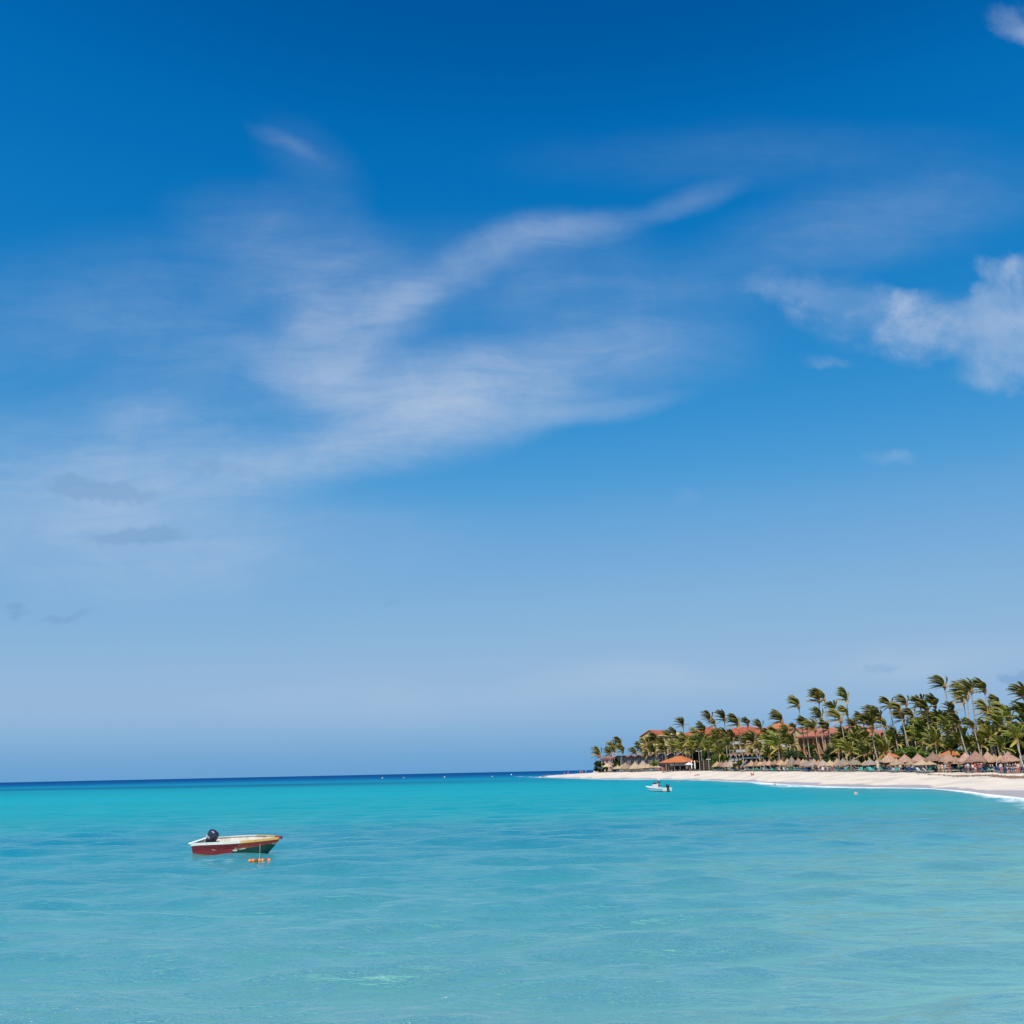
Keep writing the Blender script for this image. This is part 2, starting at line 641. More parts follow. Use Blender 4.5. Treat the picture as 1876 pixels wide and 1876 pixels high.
# trodden upper beach: small dark scuffs and weed
vz, _ = n.noise(geo.outputs['Position'], 1.6, 3, .7)
dry = n.mix(n.math('MULTIPLY', n.smooth(vz, .66, .74), .5), dry, (.38, .28, .2))
c = n.mix(n.math('MULTIPLY', wet, .8), dry, (.44, .37, .36))
n.link(c, b.inputs['Base Color'])
n.link(n.math('SUBTRACT', .95, n.math('MULTIPLY', wet, .6)), b.inputs['Roughness'])
bn = n.new('ShaderNodeBump')
bn.inputs['Strength'].default_value = .5
bn.inputs['Distance'].default_value = .12
n.link(nf2, bn.inputs['Height'])
n.link(bn.outputs[0], b.inputs['Normal'])
me.materials.append(ms)
so_ = bpy.data.objects.new('sand', me)
COL.objects.link(so_)
tag(so_, kind='structure')

# the wooded ground behind the beach: darker soil sheet
def soil_sheet():
    vs, fs = [], []
    uu = np.linspace(U_BUSH + .004, 1.1, 120)
    for u_ in uu:
        db = float(np.interp(u_, BU, BD))
        for k in (5, 20, 40, 80, 150, 300, 700, 1400, 2500):  # soil's near edge brought forward to darken the shaded strip behind the umbrellas
            x, y = u_ * (db + k), db + k
            vs.append((x, y, groundz(x, y) + .14 + .1 * noise.noise(Vector((x * .1, y * .1, 5)))))
    for i in range(len(uu) - 1):
        for j in range(8):
            a = i * 9 + j
            fs.append((a, a + 9, a + 10, a + 1))
    me = bpy.data.meshes.new('ground')
    me.from_pydata(vs, [], fs)
    me.materials.append(pmat('garden soil', (.10, .085, .045), .9, .4, .3))
    o = bpy.data.objects.new('ground', me)
    COL.objects.link(o)
    tag(o, kind='structure')


soil_sheet()

# sea ------------------------------------------------------------------
def build_sea():
    nr_ = np.random.RandomState(7)
    nt = 640
    th = np.linspace(R(-58), R(58), nt)
    rr = [3.0]
    while rr[-1] < 420:
        rr.append(rr[-1] * 1.0058)
    while rr[-1] < 40000:
        rr.append(rr[-1] * 1.06)
    rr = np.array(rr)
    TH, RR = np.meshgrid(th, rr)
    X = RR * np.sin(TH)
    Y = RR * np.cos(TH)
    dr = np.gradient(rr)[:, None] * np.ones_like(TH)
    dc = RR * (th[1] - th[0])
    Z = np.zeros_like(X)
    # wind sea: long-crested chop running mostly towards the beach and the camera
    for i in range(90):
        lam = 0.45 * (11.0 / 0.45) ** nr_.rand()
        k = 2 * PI / lam
        ang = nr_.normal(R(-82), R(22))
        kx, ky = k * math.cos(ang), k * math.sin(ang)
        slope = 0.036 if lam < 1.2 else (0.038 if lam < 5 else 0.016)
        A = slope / k
        filt = np.exp(-(np.minimum(dr, 50) * abs(ky) * .55) ** 2 - (np.minimum(dc, 50) * abs(kx) * .55) ** 2)
        Z += A * filt * np.sin(kx * X + ky * Y + nr_.rand() * 6.28)
    U = X / np.maximum(Y, 1)
    ds = np.interp(U, SU, SD, left=1e5)
    off = np.where(U < SU[0], 300, ds - Y)          # metres of water between here and the beach (along the view)
    off = np.where(off < -25, 300, off)
    fw = np.interp(U, [gnd(p_, 1500).x / gnd(p_, 1500).y for p_ in (985, 1100, 1240, 1330, 1370, 1400, 1440, 1500, 1560, 1600, 1700, 1750, 1790, 1820, 1876, 2000)],
                   [1, 22, 14, 12, 16, 46, 38, 18, 11, 5, 5, 7, 12, 18, 26, 22])
    gl = np.interp(np.log(np.maximum(Y, 1)), np.log([1, 30, 45, 62, 80, 110, 200, 600, 1500, 1e5]), [1, 1, .95, .72, .42, .22, .12, .06, .03, .02])  # share of sky reflection baked by distance from the camera, not by waves
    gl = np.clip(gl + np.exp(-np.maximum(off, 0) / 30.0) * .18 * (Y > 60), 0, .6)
    shoal = np.clip(off / 12, 0, 1)
    Z *= shoal * (1.0 - .3 * np.clip((U - .05) / .3, 0, 1))
    Z = np.where(off < 40, Z + .0, Z)
    # colour of the water follows how deep and clear it is
    d = np.sqrt(X ** 2 + Y ** 2)
    offs = np.clip(off, -5, 400)
    D = Y
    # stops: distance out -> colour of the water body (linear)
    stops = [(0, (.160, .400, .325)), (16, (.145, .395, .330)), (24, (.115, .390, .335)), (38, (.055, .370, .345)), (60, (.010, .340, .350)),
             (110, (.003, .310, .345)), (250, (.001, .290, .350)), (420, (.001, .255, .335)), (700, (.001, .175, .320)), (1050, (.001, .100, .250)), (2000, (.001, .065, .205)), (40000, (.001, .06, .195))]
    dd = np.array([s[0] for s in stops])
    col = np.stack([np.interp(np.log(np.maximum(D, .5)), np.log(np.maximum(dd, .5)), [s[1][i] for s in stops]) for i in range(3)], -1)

    def fb(sx, sy, ph, n_=4, seed=1):
        q = np.random.RandomState(seed)
        acc = np.zeros_like(X)
        for o_ in range(n_):
            for _ in range(4):
                a = q.rand() * 6.28
                acc += np.sin(X / sx * (1.9 ** o_) * math.cos(a) + Y / sy * (1.9 ** o_) * math.sin(a) + q.rand() * 6.28) / (1.7 ** o_)
        return acc / 4.5
    # pale shallows in front of the beach on the right
    pale = np.array((.14, .37, .37))
    w = np.exp(-np.maximum(offs, 0) / 22.0) * .85
    w = np.clip(w + .0, 0, 1)
    col = col * (1 - w[..., None]) + pale * w[..., None]
    # sand bars: yellowish-green lighter patches, nearer right
    milk = np.clip((U - .02) * 2.2, 0, 1) * np.clip(1.25 - D / 90, 0, 1)
    col = col * (1 - .55 * milk[..., None]) + np.array((.25, .49, .365)) * .7 * milk[..., None]
    bar = np.clip(fb(16, 5, 0, 3, 3) * 1.3 - .25, 0, 1) * np.clip((X / np.maximum(Y, 1) + .15) * 2.2, 0, 1) * np.clip(1 - D / 110, 0, 1)
    col = col * (1 - .6 * bar[..., None]) + np.array((.25, .51, .28)) * .55 * bar[..., None]
    # weed and reef: darker streak a few hundred metres out on the left
    reef = np.exp(-((D - (500 - 140 * np.clip(U + .5, 0, 1) + 30 * fb(160, 60, 0, 3, 5))) / 62) ** 2) * np.clip((.12 - U) * 3, 0, 1)
    col = col * (1 - .85 * reef[..., None]) + np.array((.002, .10, .20)) * .85 * reef[..., None]
    mot = fb(60, 22, 0, 4, 9)
    col *= (1 + .10 * np.clip(mot, -1, 1))[..., None]
    mot2 = fb(7, 3, 0, 3, 11) * np.clip(1 - D / 140, 0, 1)
    col *= (1 + .06 * np.clip(mot2, -1, 1))[..., None]
    ni, nj = X.shape
    me = bpy.data.meshes.new('sea')
    me.vertices.add(ni * nj)
    co = np.stack([X, Y, Z], -1).reshape(-1, 3).astype(np.float32)
    me.vertices.foreach_set('co', co.ravel())
    idx = np.arange(ni * nj).reshape(ni, nj)
    q = np.stack([idx[:-1, :-1], idx[:-1, 1:], idx[1:, 1:], idx[1:, :-1]], -1).reshape(-1, 4)[:, ::-1]
    me.loops.add(q.size)
    me.loops.foreach_set('vertex_index', q.ravel().astype(np.int32))
    me.polygons.add(len(q))
    me.polygons.foreach_set('loop_start', np.arange(0, q.size, 4, dtype=np.int32))
    me.polygons.foreach_set('use_smooth', np.ones(len(q), dtype=bool))
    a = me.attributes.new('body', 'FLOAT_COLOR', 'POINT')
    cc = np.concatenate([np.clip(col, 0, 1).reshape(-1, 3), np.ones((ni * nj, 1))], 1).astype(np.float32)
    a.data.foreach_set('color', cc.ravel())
    a = me.attributes.new('offshore', 'FLOAT', 'POINT')
    a.data.foreach_set('value', np.clip(off / fw, -3, 20).ravel().astype(np.float32))
    a = me.attributes.new('ripple', 'FLOAT', 'POINT')
    a.data.foreach_set('value', (1.0 - .32 * np.clip((U - .02) / .3, 0, 1)).ravel().astype(np.float32))
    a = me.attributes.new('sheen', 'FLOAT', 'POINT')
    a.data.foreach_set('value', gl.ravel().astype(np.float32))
    me.update(calc_edges=True)
    me.validate()
    m = bpy.data.materials.new('sea water')
    m.use_nodes = True
    n = NT(m.node_tree)
    b = m.node_tree.nodes['Principled BSDF']
    at_ = n.new('ShaderNodeAttribute', attribute_name='body')
    of = n.new('ShaderNodeAttribute', attribute_name='offshore')
    geo = n.new('ShaderNodeNewGeometry')
    pos = geo.outputs['Position']
    spx = n.new('ShaderNodeSeparateXYZ')
    n.link(pos, spx.inputs[0])
    # ripples
    mp = n.mapping(pos, rot=(0, 0, R(-8)), scale=(.42, 1.0, 1))
    r1, _ = n.noise(mp, 1.3, 6, .62, .15)
    r2, _ = n.noise(mp, 5.5, 5, .6, .3)
    hgt = n.math('ADD', n.math('MULTIPLY', r1, 1.0), n.math('MULTIPLY', r2, .22))
    bn = n.new('ShaderNodeBump')
    ra = n.new('ShaderNodeAttribute', attribute_name='ripple')
    n.link(ra.outputs['Fac'], bn.inputs['Strength'])
    bn.inputs['Distance'].default_value = .27
    n.link(hgt, bn.inputs['Height'])
    # foam of the little shore break
    w1, _ = n.noise(pos, .05, 3, .5)
    w2, _ = n.noise(pos, .7, 6, .7)
    w3, _ = n.noise(pos, .018, 2, .5)
    o1 = n.math('ADD', of.outputs['Fac'], n.math('MULTIPLY', n.math('SUBTRACT', w1, .5), 1.3))
    foam = n.math('MULTIPLY', n.smooth(o1, 1.1, .35), n.smooth(w2, .36, .60))
    foam = n.math('MAXIMUM', foam, n.math('MULTIPLY', n.smooth(o1, .45, .2), n.smooth(w2, .2, .4)))
    foam = n.math('MULTIPLY', foam, n.smooth(w3, .30, .55, .45, 1.0), clamp=True)
    df = n.new('ShaderNodeBsdfDiffuse')
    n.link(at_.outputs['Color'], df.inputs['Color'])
    gs = n.new('ShaderNodeBsdfGlossy')
    gs.inputs['Roughness'].default_value = .10
    gs.inputs['Color'].default_value = (1, 1, 1, 1)
    n.link(bn.outputs[0], gs.inputs['Normal'])
    fr = n.new('ShaderNodeFresnel')
    fr.inputs['IOR'].default_value = 1.333
    n.link(bn.outputs[0], fr.inputs['Normal'])
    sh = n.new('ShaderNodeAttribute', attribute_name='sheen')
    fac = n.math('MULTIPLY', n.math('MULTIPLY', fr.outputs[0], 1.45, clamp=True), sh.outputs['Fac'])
    upn = n.new('ShaderNodeCombineXYZ')
    upn.inputs[2].default_value = 1.0
    n.link(upn.outputs[0], df.inputs['Normal'])
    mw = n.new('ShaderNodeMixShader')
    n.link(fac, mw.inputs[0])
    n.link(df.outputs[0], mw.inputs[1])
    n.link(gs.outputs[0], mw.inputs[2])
    fd = n.new('ShaderNodeBsdfDiffuse')
    fd.inputs['Color'].default_value = (.86, .86, .85, 1)
    mf = n.new('ShaderNodeMixShader')
    n.link(foam, mf.inputs[0])
    n.link(mw.outputs[0], mf.inputs[1])
    n.link(fd.outputs[0], mf.inputs[2])
    m.node_tree.nodes.remove(b)
    n.link(mf.outputs[0], m.node_tree.nodes['Material Output'].inputs['Surface'])
    me.materials.append(m)
    o = bpy.data.objects.new('sea', me)
    COL.objects.link(o)
    tag(o, kind='structure')


build_sea()

# ------------------------------------------------------------------ palms
def frond_mesh(mb, origin, az, el, L, wind, rng, tone0, nleaf=19, wid=.66):
    """one feather leaf: arching midrib with drooping leaflets on both sides; the wind carries it to -X"""
    d = Vector((math.cos(az) * math.cos(el), math.sin(az) * math.cos(el), math.sin(el)))
    seg = 10
    pts = [Vector(origin)]
    p = Vector(origin)
    for i in range(seg):
        t = (i + 1) / seg
        g = Vector((-wind * .19 * (.25 + t), 0, -.17 * (.05 + t * 1.25) + wind * .05))
        d = (d + g).normalized()
        p = p + d * (L / seg)
        pts.append(p)
    rads = [.085 * (1 - .85 * i / seg) + .010 for i in range(seg + 1)]
    mb.tube(pts, rads, 4, min(1, tone0 + .42), cap=False)
    for j in range(nleaf):
        t = .14 + .86 * j / (nleaf - 1)
        k = t * seg
        i0 = min(int(k), seg - 1)
        q = pts[i0].lerp(pts[i0 + 1], k - i0)
        dd = (pts[i0 + 1] - pts[i0]).normalized()
        side = dd.cross(Vector((0, 0, 1)))
        if side.length < .1:
            side = Vector((0, 1, 0))
        side.normalize()
        upv = side.cross(dd).normalized()
        ll = wid * (math.sin(PI * min(1, t * .93 + .07)) ** .55) * (L / 3.6)
        for s in (-1, 1):
            tip = q + side * s * ll * .66 + dd * ll * .62 - Vector((0, 0, 1)) * ll * rng.uniform(.25, .5) + Vector((-wind * ll * .42, 0, 0)) + upv * .03
            mid = q.lerp(tip, .5) + upv * .07 * ll
            w = .075 * (L / 3.6) * 1.5
            tn = min(1, max(0, tone0 + rng.uniform(-.14, .14)))
            mb.add([q - dd * w, q + dd * w, mid + dd * w, tip, mid - dd * w], [(0, 1, 2, 4), (4, 2, 3)], tn)


def palm_crown(seed, L=3.6, nf=27, wind=1.0, low=False):
    rng = random.Random(seed)
    mb = MB()
    for i in range(nf):
        t = i / (nf - 1)
        el = R(88) - t * R(66) + rng.uniform(-.14, .14)
        az = i * 2.39996 + rng.uniform(-.3, .3)
        if not low and math.cos(az) > .1 and rng.random() < .62:
            az = PI - az                        # the wind has turned most leaves downwind
        if i >= nf - 4:
            el = R(rng.uniform(-14, 12))
        tone = rng.choice([.12, .2, .28, .35, .42]) + (0.12 if t > .7 else 0)
        if t > .84 and rng.random() < .55:
            tone = rng.uniform(.7, .95)          # old yellow and brown leaves hang lowest
        if low:
            tone += .1
        frond_mesh(mb, (0, 0, .15 - .3 * t), az, el, L * rng.uniform(.82, 1.08) * (1 - .38 * wind * max(0, math.cos(az)) * max(.3, math.cos(el))), wind * rng.uniform(.75, 1.2), rng, min(tone, 1))
    me = mb.mesh('crown', M['frond_low' if low else 'frond'])
    hb = MB()
    hb.lathe([(.13, -1.1), (.22, -.75), (.33, -.3), (.34, 0), (.2, .4), (.05, .8)], 9)
    for i in range(9):
        a = i * 2.4
        hb.tube([(0, 0, -.2), (math.cos(a) * .45, math.sin(a) * .45, .35 - .06 * i)], [.12, .05], 5)
    for i in range(6):
        a = i * 1.1 + seed
        hb.ell((math.cos(a) * .36, math.sin(a) * .36, -.35 - .12 * (i % 2)), (.13, .13, .16), 7, 5)
    return me, hb.mesh('leaf_base', M['boot'])


CROWNS = [palm_crown(s, 3.6, k, w) for s, w, k in ((1, .95, 24), (2, 1.15, 26), (3, .7, 22), (4, 1.3, 25), (5, 1.0, 20), (6, .55, 24), (7, 1.2, 22), (8, .85, 26))]
LOWCROWNS = [palm_crown(s + 20, 3.9, 22, w, True) for s, w in ((1, .45), (2, .7), (3, .55), (4, .9))]


def trunk_mesh(base, top, bend, r0=.2, r1=.13):
    """tapered ringed trunk in local coords from the base (origin)"""
    h = top - base
    pts, rad = [], []
    K = 12
    side = Vector((bend, 0, 0))
    for i in range(K + 1):
        t = i / K
        # leans near the ground, rises straighter above
        p = Vector((h.x * (1 - (1 - t) ** 1.6), h.y * t, h.z * t)) + side * math.sin(PI * t)
        pts.append(p)
        rad.append((r0 * (1 - t) + r1 * t) * (1.0 + .55 * max(0, .12 - t) / .12))
    mb = MB()
    mb.tube(pts, rad, 8, .5)
    return mb.mesh('trunk', M['bark'])


PALMS = []


def palm(hx, hy, bx, D, rad_px, low=False, kind=0, bend=0.0, group=None, zone=''):
    """crown hub at (hx, hy), trunk foot below pixel column bx, D metres out; rad_px = reach of the leaves"""
    base = onground(bx, hy, D)
    top = at(hx, hy, D + rng.uniform(-.5, .5))
    if top.z < base.z + 1.0:
        top.z = base.z + 1.0
    root = empty('palm_tree', base, 0)
    tr = place('trunk', trunk_mesh(base, top, bend, .17 if not low else .16, .105), root)
    cr, hb = (LOWCROWNS if low else CROWNS)[kind % (4 if low else 8)]
    sc = rad_px * D / 1996.0 / (2.42 if not low else 2.5)
    rz = rng.uniform(-.55, .55)
    c_ = place('crown', cr, root, top - base, (rng.uniform(-.1, .1), rng.uniform(-.1, .1), rz), (sc * rng.uniform(.88, 1.08), sc * rng.choice((-1, 1)), sc * rng.uniform(.85, 1.18)))
    place('leaf_base', hb, root, top - base, (0, 0, rz), (sc,) * 3)
    PALMS.append((hx, hy, root, zone, low))
    return root


def D0(px):
    return backD(px)


# (hub x, hub y, trunk foot x, metres behind the umbrella line, leaf reach in px, bend)
TALL = [
    (1184, 1364, 1186, 30, 14), (1200, 1357, 1202, 34, 14), (1216, 1363, 1218, 28, 14), (1290, 1340, 1292, 36, 15), (1316, 1346, 1319, 30, 15), (1344, 1350, 1347, 24, 13), (1421, 1346, 1424, 30, 16), (1443, 1340, 1446, 30, 15),
    (1517, 1336, 1519, 24, 17), (1566, 1330, 1569, 30, 18), (1582, 1322, 1584, 34, 18), (1622, 1330, 1626, 26, 17), (1672, 1312, 1676, 30, 18), (1707, 1318, 1711, 28, 18), (1745, 1302, 1750, 30, 20), (1822, 1316, 1826, 26, 20), (1842, 1305, 1848, 28, 22),
    (1099, 1383, 1101, 25, 15), (1119, 1381, 1120, 22, 14), (1126, 1374, 1123, 28, 16), (1137, 1362, 1134, 30, 15), (1141, 1376, 1139, 24, 13),
    (1165, 1379, 1165, 62, 12), (1175, 1373, 1176, 60, 13), (1193, 1366, 1195, 56, 16), (1207, 1360, 1206, 52, 16), (1220, 1376, 1220, 34, 15),
    (1228, 1349, 1230, 50, 14), (1237, 1345, 1241, 44, 14), (1251, 1327, 1254, 50, 16), (1259, 1358, 1258, 30, 17), (1277, 1346, 1277, 55, 14),
    (1301, 1316, 1299, 45, 15), (1310, 1327, 1311, 55, 13), (1327, 1317, 1328, 40, 18), (1352, 1326, 1358, 30, 21), (1370, 1327, 1371, 50, 13),
    (1394, 1333, 1394, 48, 15), (1432, 1320, 1441, 36, 20), (1381, 1360, 1401, 20, 22), (1408, 1345, 1408, 50, 13),
    (1463, 1293, 1470, 28, 18), (1500, 1282, 1504, 32, 20), (1510, 1280, 1520, 36, 15), (1527, 1300, 1527, 32, 18), (1551, 1281, 1559, 28, 19),
    (1552, 1307, 1553, 40, 15), (1504, 1313, 1509, 22, 19), (1478, 1331, 1482, 30, 18), (1493, 1335, 1501, 15, 21), (1540, 1318, 1545, 15, 24), (1456, 1334, 1457, 60, 11),
    (1603, 1314, 1604, 30, 20), (1612, 1314, 1630, 16, 19), (1597, 1330, 1607, 10, 27), (1630, 1292, 1642, 24, 20), (1649, 1301, 1662, 18, 19),
    (1660, 1288, 1663, 32, 18), (1655, 1318, 1658, 26, 18), (1686, 1292, 1687, 34, 20), (1699, 1302, 1698, 22, 20), (1713, 1293, 1714, 28, 19),
    (1730, 1255, 1737, 30, 23), (1771, 1273, 1780, 20, 29), (1779, 1264, 1781, 34, 22), (1765, 1285, 1762, 40, 18), (1804, 1264, 1807, 30, 22), (1809, 1303, 1817, 18, 21),
    (1829, 1288, 1828, 36, 17), (1876, 1275, 1878, 28, 25), (1757, 1328, 1773, 8, 20), (1783, 1331, 1791, 10, 19), (1804, 1330, 1806, 26, 16),
    (1908, 1262, 1914, 30, 24), (1925, 1270, 1935, 20, 28), (1878, 1312, 1882, 14, 30),
]
for i, a in enumerate(TALL):
    palm(a[0], a[1], a[2], D0(a[2]) + a[3], a[4], False, i * 3 + i // 5, 0.25 * ((i % 3) - 1), 'tall')
LOWP = [
    (1284, 1362, 1284, 30, 16), (1200, 1379, 1200, 34, 12), (1212, 1372, 1212, 34, 14), (1236, 1372, 1236, 30, 15), (1190, 1373, 1190, 50, 13), (1336, 1366, 1336, 26, 14), (1391, 1372, 1391, 24, 14), (1243, 1362, 1243, 48, 14), (1378, 1380, 1378, 30, 10), (1297, 1372, 1297, 22, 15), (1312, 1362, 1315, 26, 17), (1329, 1352, 1330, 34, 17), (1318, 1380, 1318, 14, 13),
    (1426, 1368, 1426, 16, 22), (1409, 1362, 1410, 26, 17), (1440, 1360, 1440, 30, 18), (1452, 1364, 1452, 22, 17),
    (1408, 1384, 1409, 10, 13), (1536, 1372, 1536, 12, 19), (1547, 1352, 1547, 24, 20), (1556, 1378, 1556, 10, 22),
    (1572, 1365, 1573, 16, 22), (1585, 1356, 1586, 24, 22), (1583, 1382, 1584, 8, 18), (1611, 1368, 1612, 20, 18), (1627, 1374, 1627, 18, 17),
    (1640, 1356, 1641, 26, 19), (1670, 1350, 1670, 30, 18), (1690, 1345, 1690, 26, 22), (1703, 1330, 1703, 30, 22), (1722, 1320, 1722, 26, 20),
    (1714, 1362, 1714, 14, 22), (1736, 1340, 1736, 22, 22), (1742, 1372, 1745, 8, 18), (1758, 1362, 1758, 16, 18), (1776, 1370, 1776, 10, 17),
    (1797, 1366, 1797, 12, 19), (1815, 1352, 1815, 18, 24), (1832, 1330, 1834, 20, 26), (1862, 1354, 1876, 4, 25), (1836, 1370, 1836, 8, 20), (1250, 1375, 1250, 24, 15),
    (1268, 1370, 1268, 24, 14), (1186, 1384, 1186, 30, 10), (1364, 1362, 1364, 44, 12), (1882, 1340, 1884, 14, 28), (1905, 1350, 1907, 12, 26), (1850, 1322, 1852, 26, 22),
]
rgf = random.Random(99)
for k in range(46):
    x_ = 1262 + (1880 - 1262) * (k + rgf.random()) / 46
    top_ = 1376 - 34 * max(0, (x_ - 1560) / 320) - 14 * (x_ > 1300)
    if 1326 < x_ < 1404 or 1462 < x_ < 1534:
        continue
    else:
        y_ = rgf.uniform(top_, 1386)
        r_ = rgf.uniform(12, 18) * (1 + .25 * (x_ > 1600))
    LOWP.append((x_, y_, x_ + rgf.uniform(-2, 4), rgf.uniform(10, 48), r_))
for i, a in enumerate(LOWP):
    palm(a[0], a[1], a[2], D0(a[2]) + a[3], a[4], True, i * 3 + i // 4, 0.1 * ((i % 3) - 1), 'low')

# labels: each palm is told by its zone and its place in it
ZN = [(1150, 'on the far left headland'), (1265, 'before the ochre gabled building'), (1345, 'left of the balconies, below the long red roof'),
      (1445, 'between the ochre balconies and the orange hotel'), (1560, 'over the orange hotel with the pink roof'),
      (1640, 'just right of the orange hotel'), (1720, 'over the bright green hedge'), (1800, 'in the tallest cluster'), (3000, 'at the right end of the grove')]
for low in (False, True):
    for zi, (zx, zt) in enumerate(ZN):
        lo_ = ZN[zi - 1][0] if zi else 0
        g = sorted([p for p in PALMS if p[4] == low and lo_ <= p[0] < zx], key=lambda p: p[0])
        for i, p in enumerate(g):
            kind = 'low bushy palm' if low else 'tall windswept palm'
            if len(g) == 1:
                lab = 'only %s %s' % (kind, zt)
            else:
                lab = '%s %s from left %s' % (ordn(i), kind, zt)
            tag(p[2], lab, 'palm tree', 'low young palms of the grove' if low else 'tall wind-blown palms of the grove')


# ------------------------------------------------------------------ broadleaf trees and shrubs
def leafy(name, px0, px1, ytop, ybot, D, mat, n=900, label='', cat='shrub', group=None, leaf=.34, seed=0, dense=1.0, trunkh=None):
    """crown of leaf-sized faces in several clumps between the given bounds"""
    rg = random.Random(seed + int(px0))
    base = onground((px0 + px1) / 2, (ytop + ybot) / 2, D)
    tp = at((px0 + px1) / 2, ytop, D)
    bt = at((px0 + px1) / 2, ybot, D)
    w = (px1 - px0) * D / 1996.0
    ztop = tp.z - base.z
    zbot = max(0.0, bt.z - base.z)
    h = max(.8, ztop - zbot)
    root = empty(name, base)
    mb = MB()
    clumps = []
    nc = max(8, int(w * h * .8))
    nc = min(nc, 40)
    for i in range(nc):
        x = rg.uniform(-.5, .5)
        z = rg.uniform(0, 1)
        lim = math.sqrt(max(0, 1 - (z - .35) ** 2 / .55)) if z > .35 else 1
        x *= lim
        r = rg.uniform(.18, .30) * min(w, h * 1.4)
        clumps.append((x * (w - r), rg.uniform(-.35, .35) * w, zbot + z * (h - r), r, rg.uniform(.2, .75)))
    for i in range(n):
        cx, cy, cz, r, tn = rg.choice(clumps)
        d = Vector((rg.gauss(0, 1), rg.gauss(0, 1), rg.gauss(0, 1))).normalized()
        rr = r * (rg.uniform(.45, 1.1))
        p = Vector((cx, cy, cz)) + Vector((d.x, d.y, d.z * .75)) * rr
        if p.z < .05:
            p.z = .05
        s = leaf * rg.uniform(.6, 1.3)
        a = Vector((rg.gauss(0, 1), rg.gauss(0, 1), rg.gauss(0, .6))).normalized()
        b_ = a.cross((d + Vector((rg.gauss(0, .5), rg.gauss(0, .5), rg.gauss(0, .5)))).normalized())
        if b_.length < .1:
            continue
        b_.normalize()
        t = min(1, max(0, tn + rg.uniform(-.2, .2)))
        mb.add([p - a * s, p - b_ * s * .45, p + a * s, p + b_ * s * .45], [(0, 1, 2, 3)], t)
    mb.build('crown', mat, root)
    tb = MB()
    tb.tube([(0, 0, 0), (.1 * w * .1, 0, (zbot + h * .3) * .5), (0, 0, zbot + h * .45)], [.10 + .02 * h, .08 + .012 * h, .05], 7)
    for k in range(4):
        a = k * 1.7 + rg.random()
        tb.tube([(0, 0, zbot + h * .15), (math.cos(a) * w * .2, math.sin(a) * w * .2, zbot + h * .5)], [.06 + .008 * h, .03], 5)
    tb.build('trunk', M['bark'], root)
    tag(root, label, cat, group)
    return root


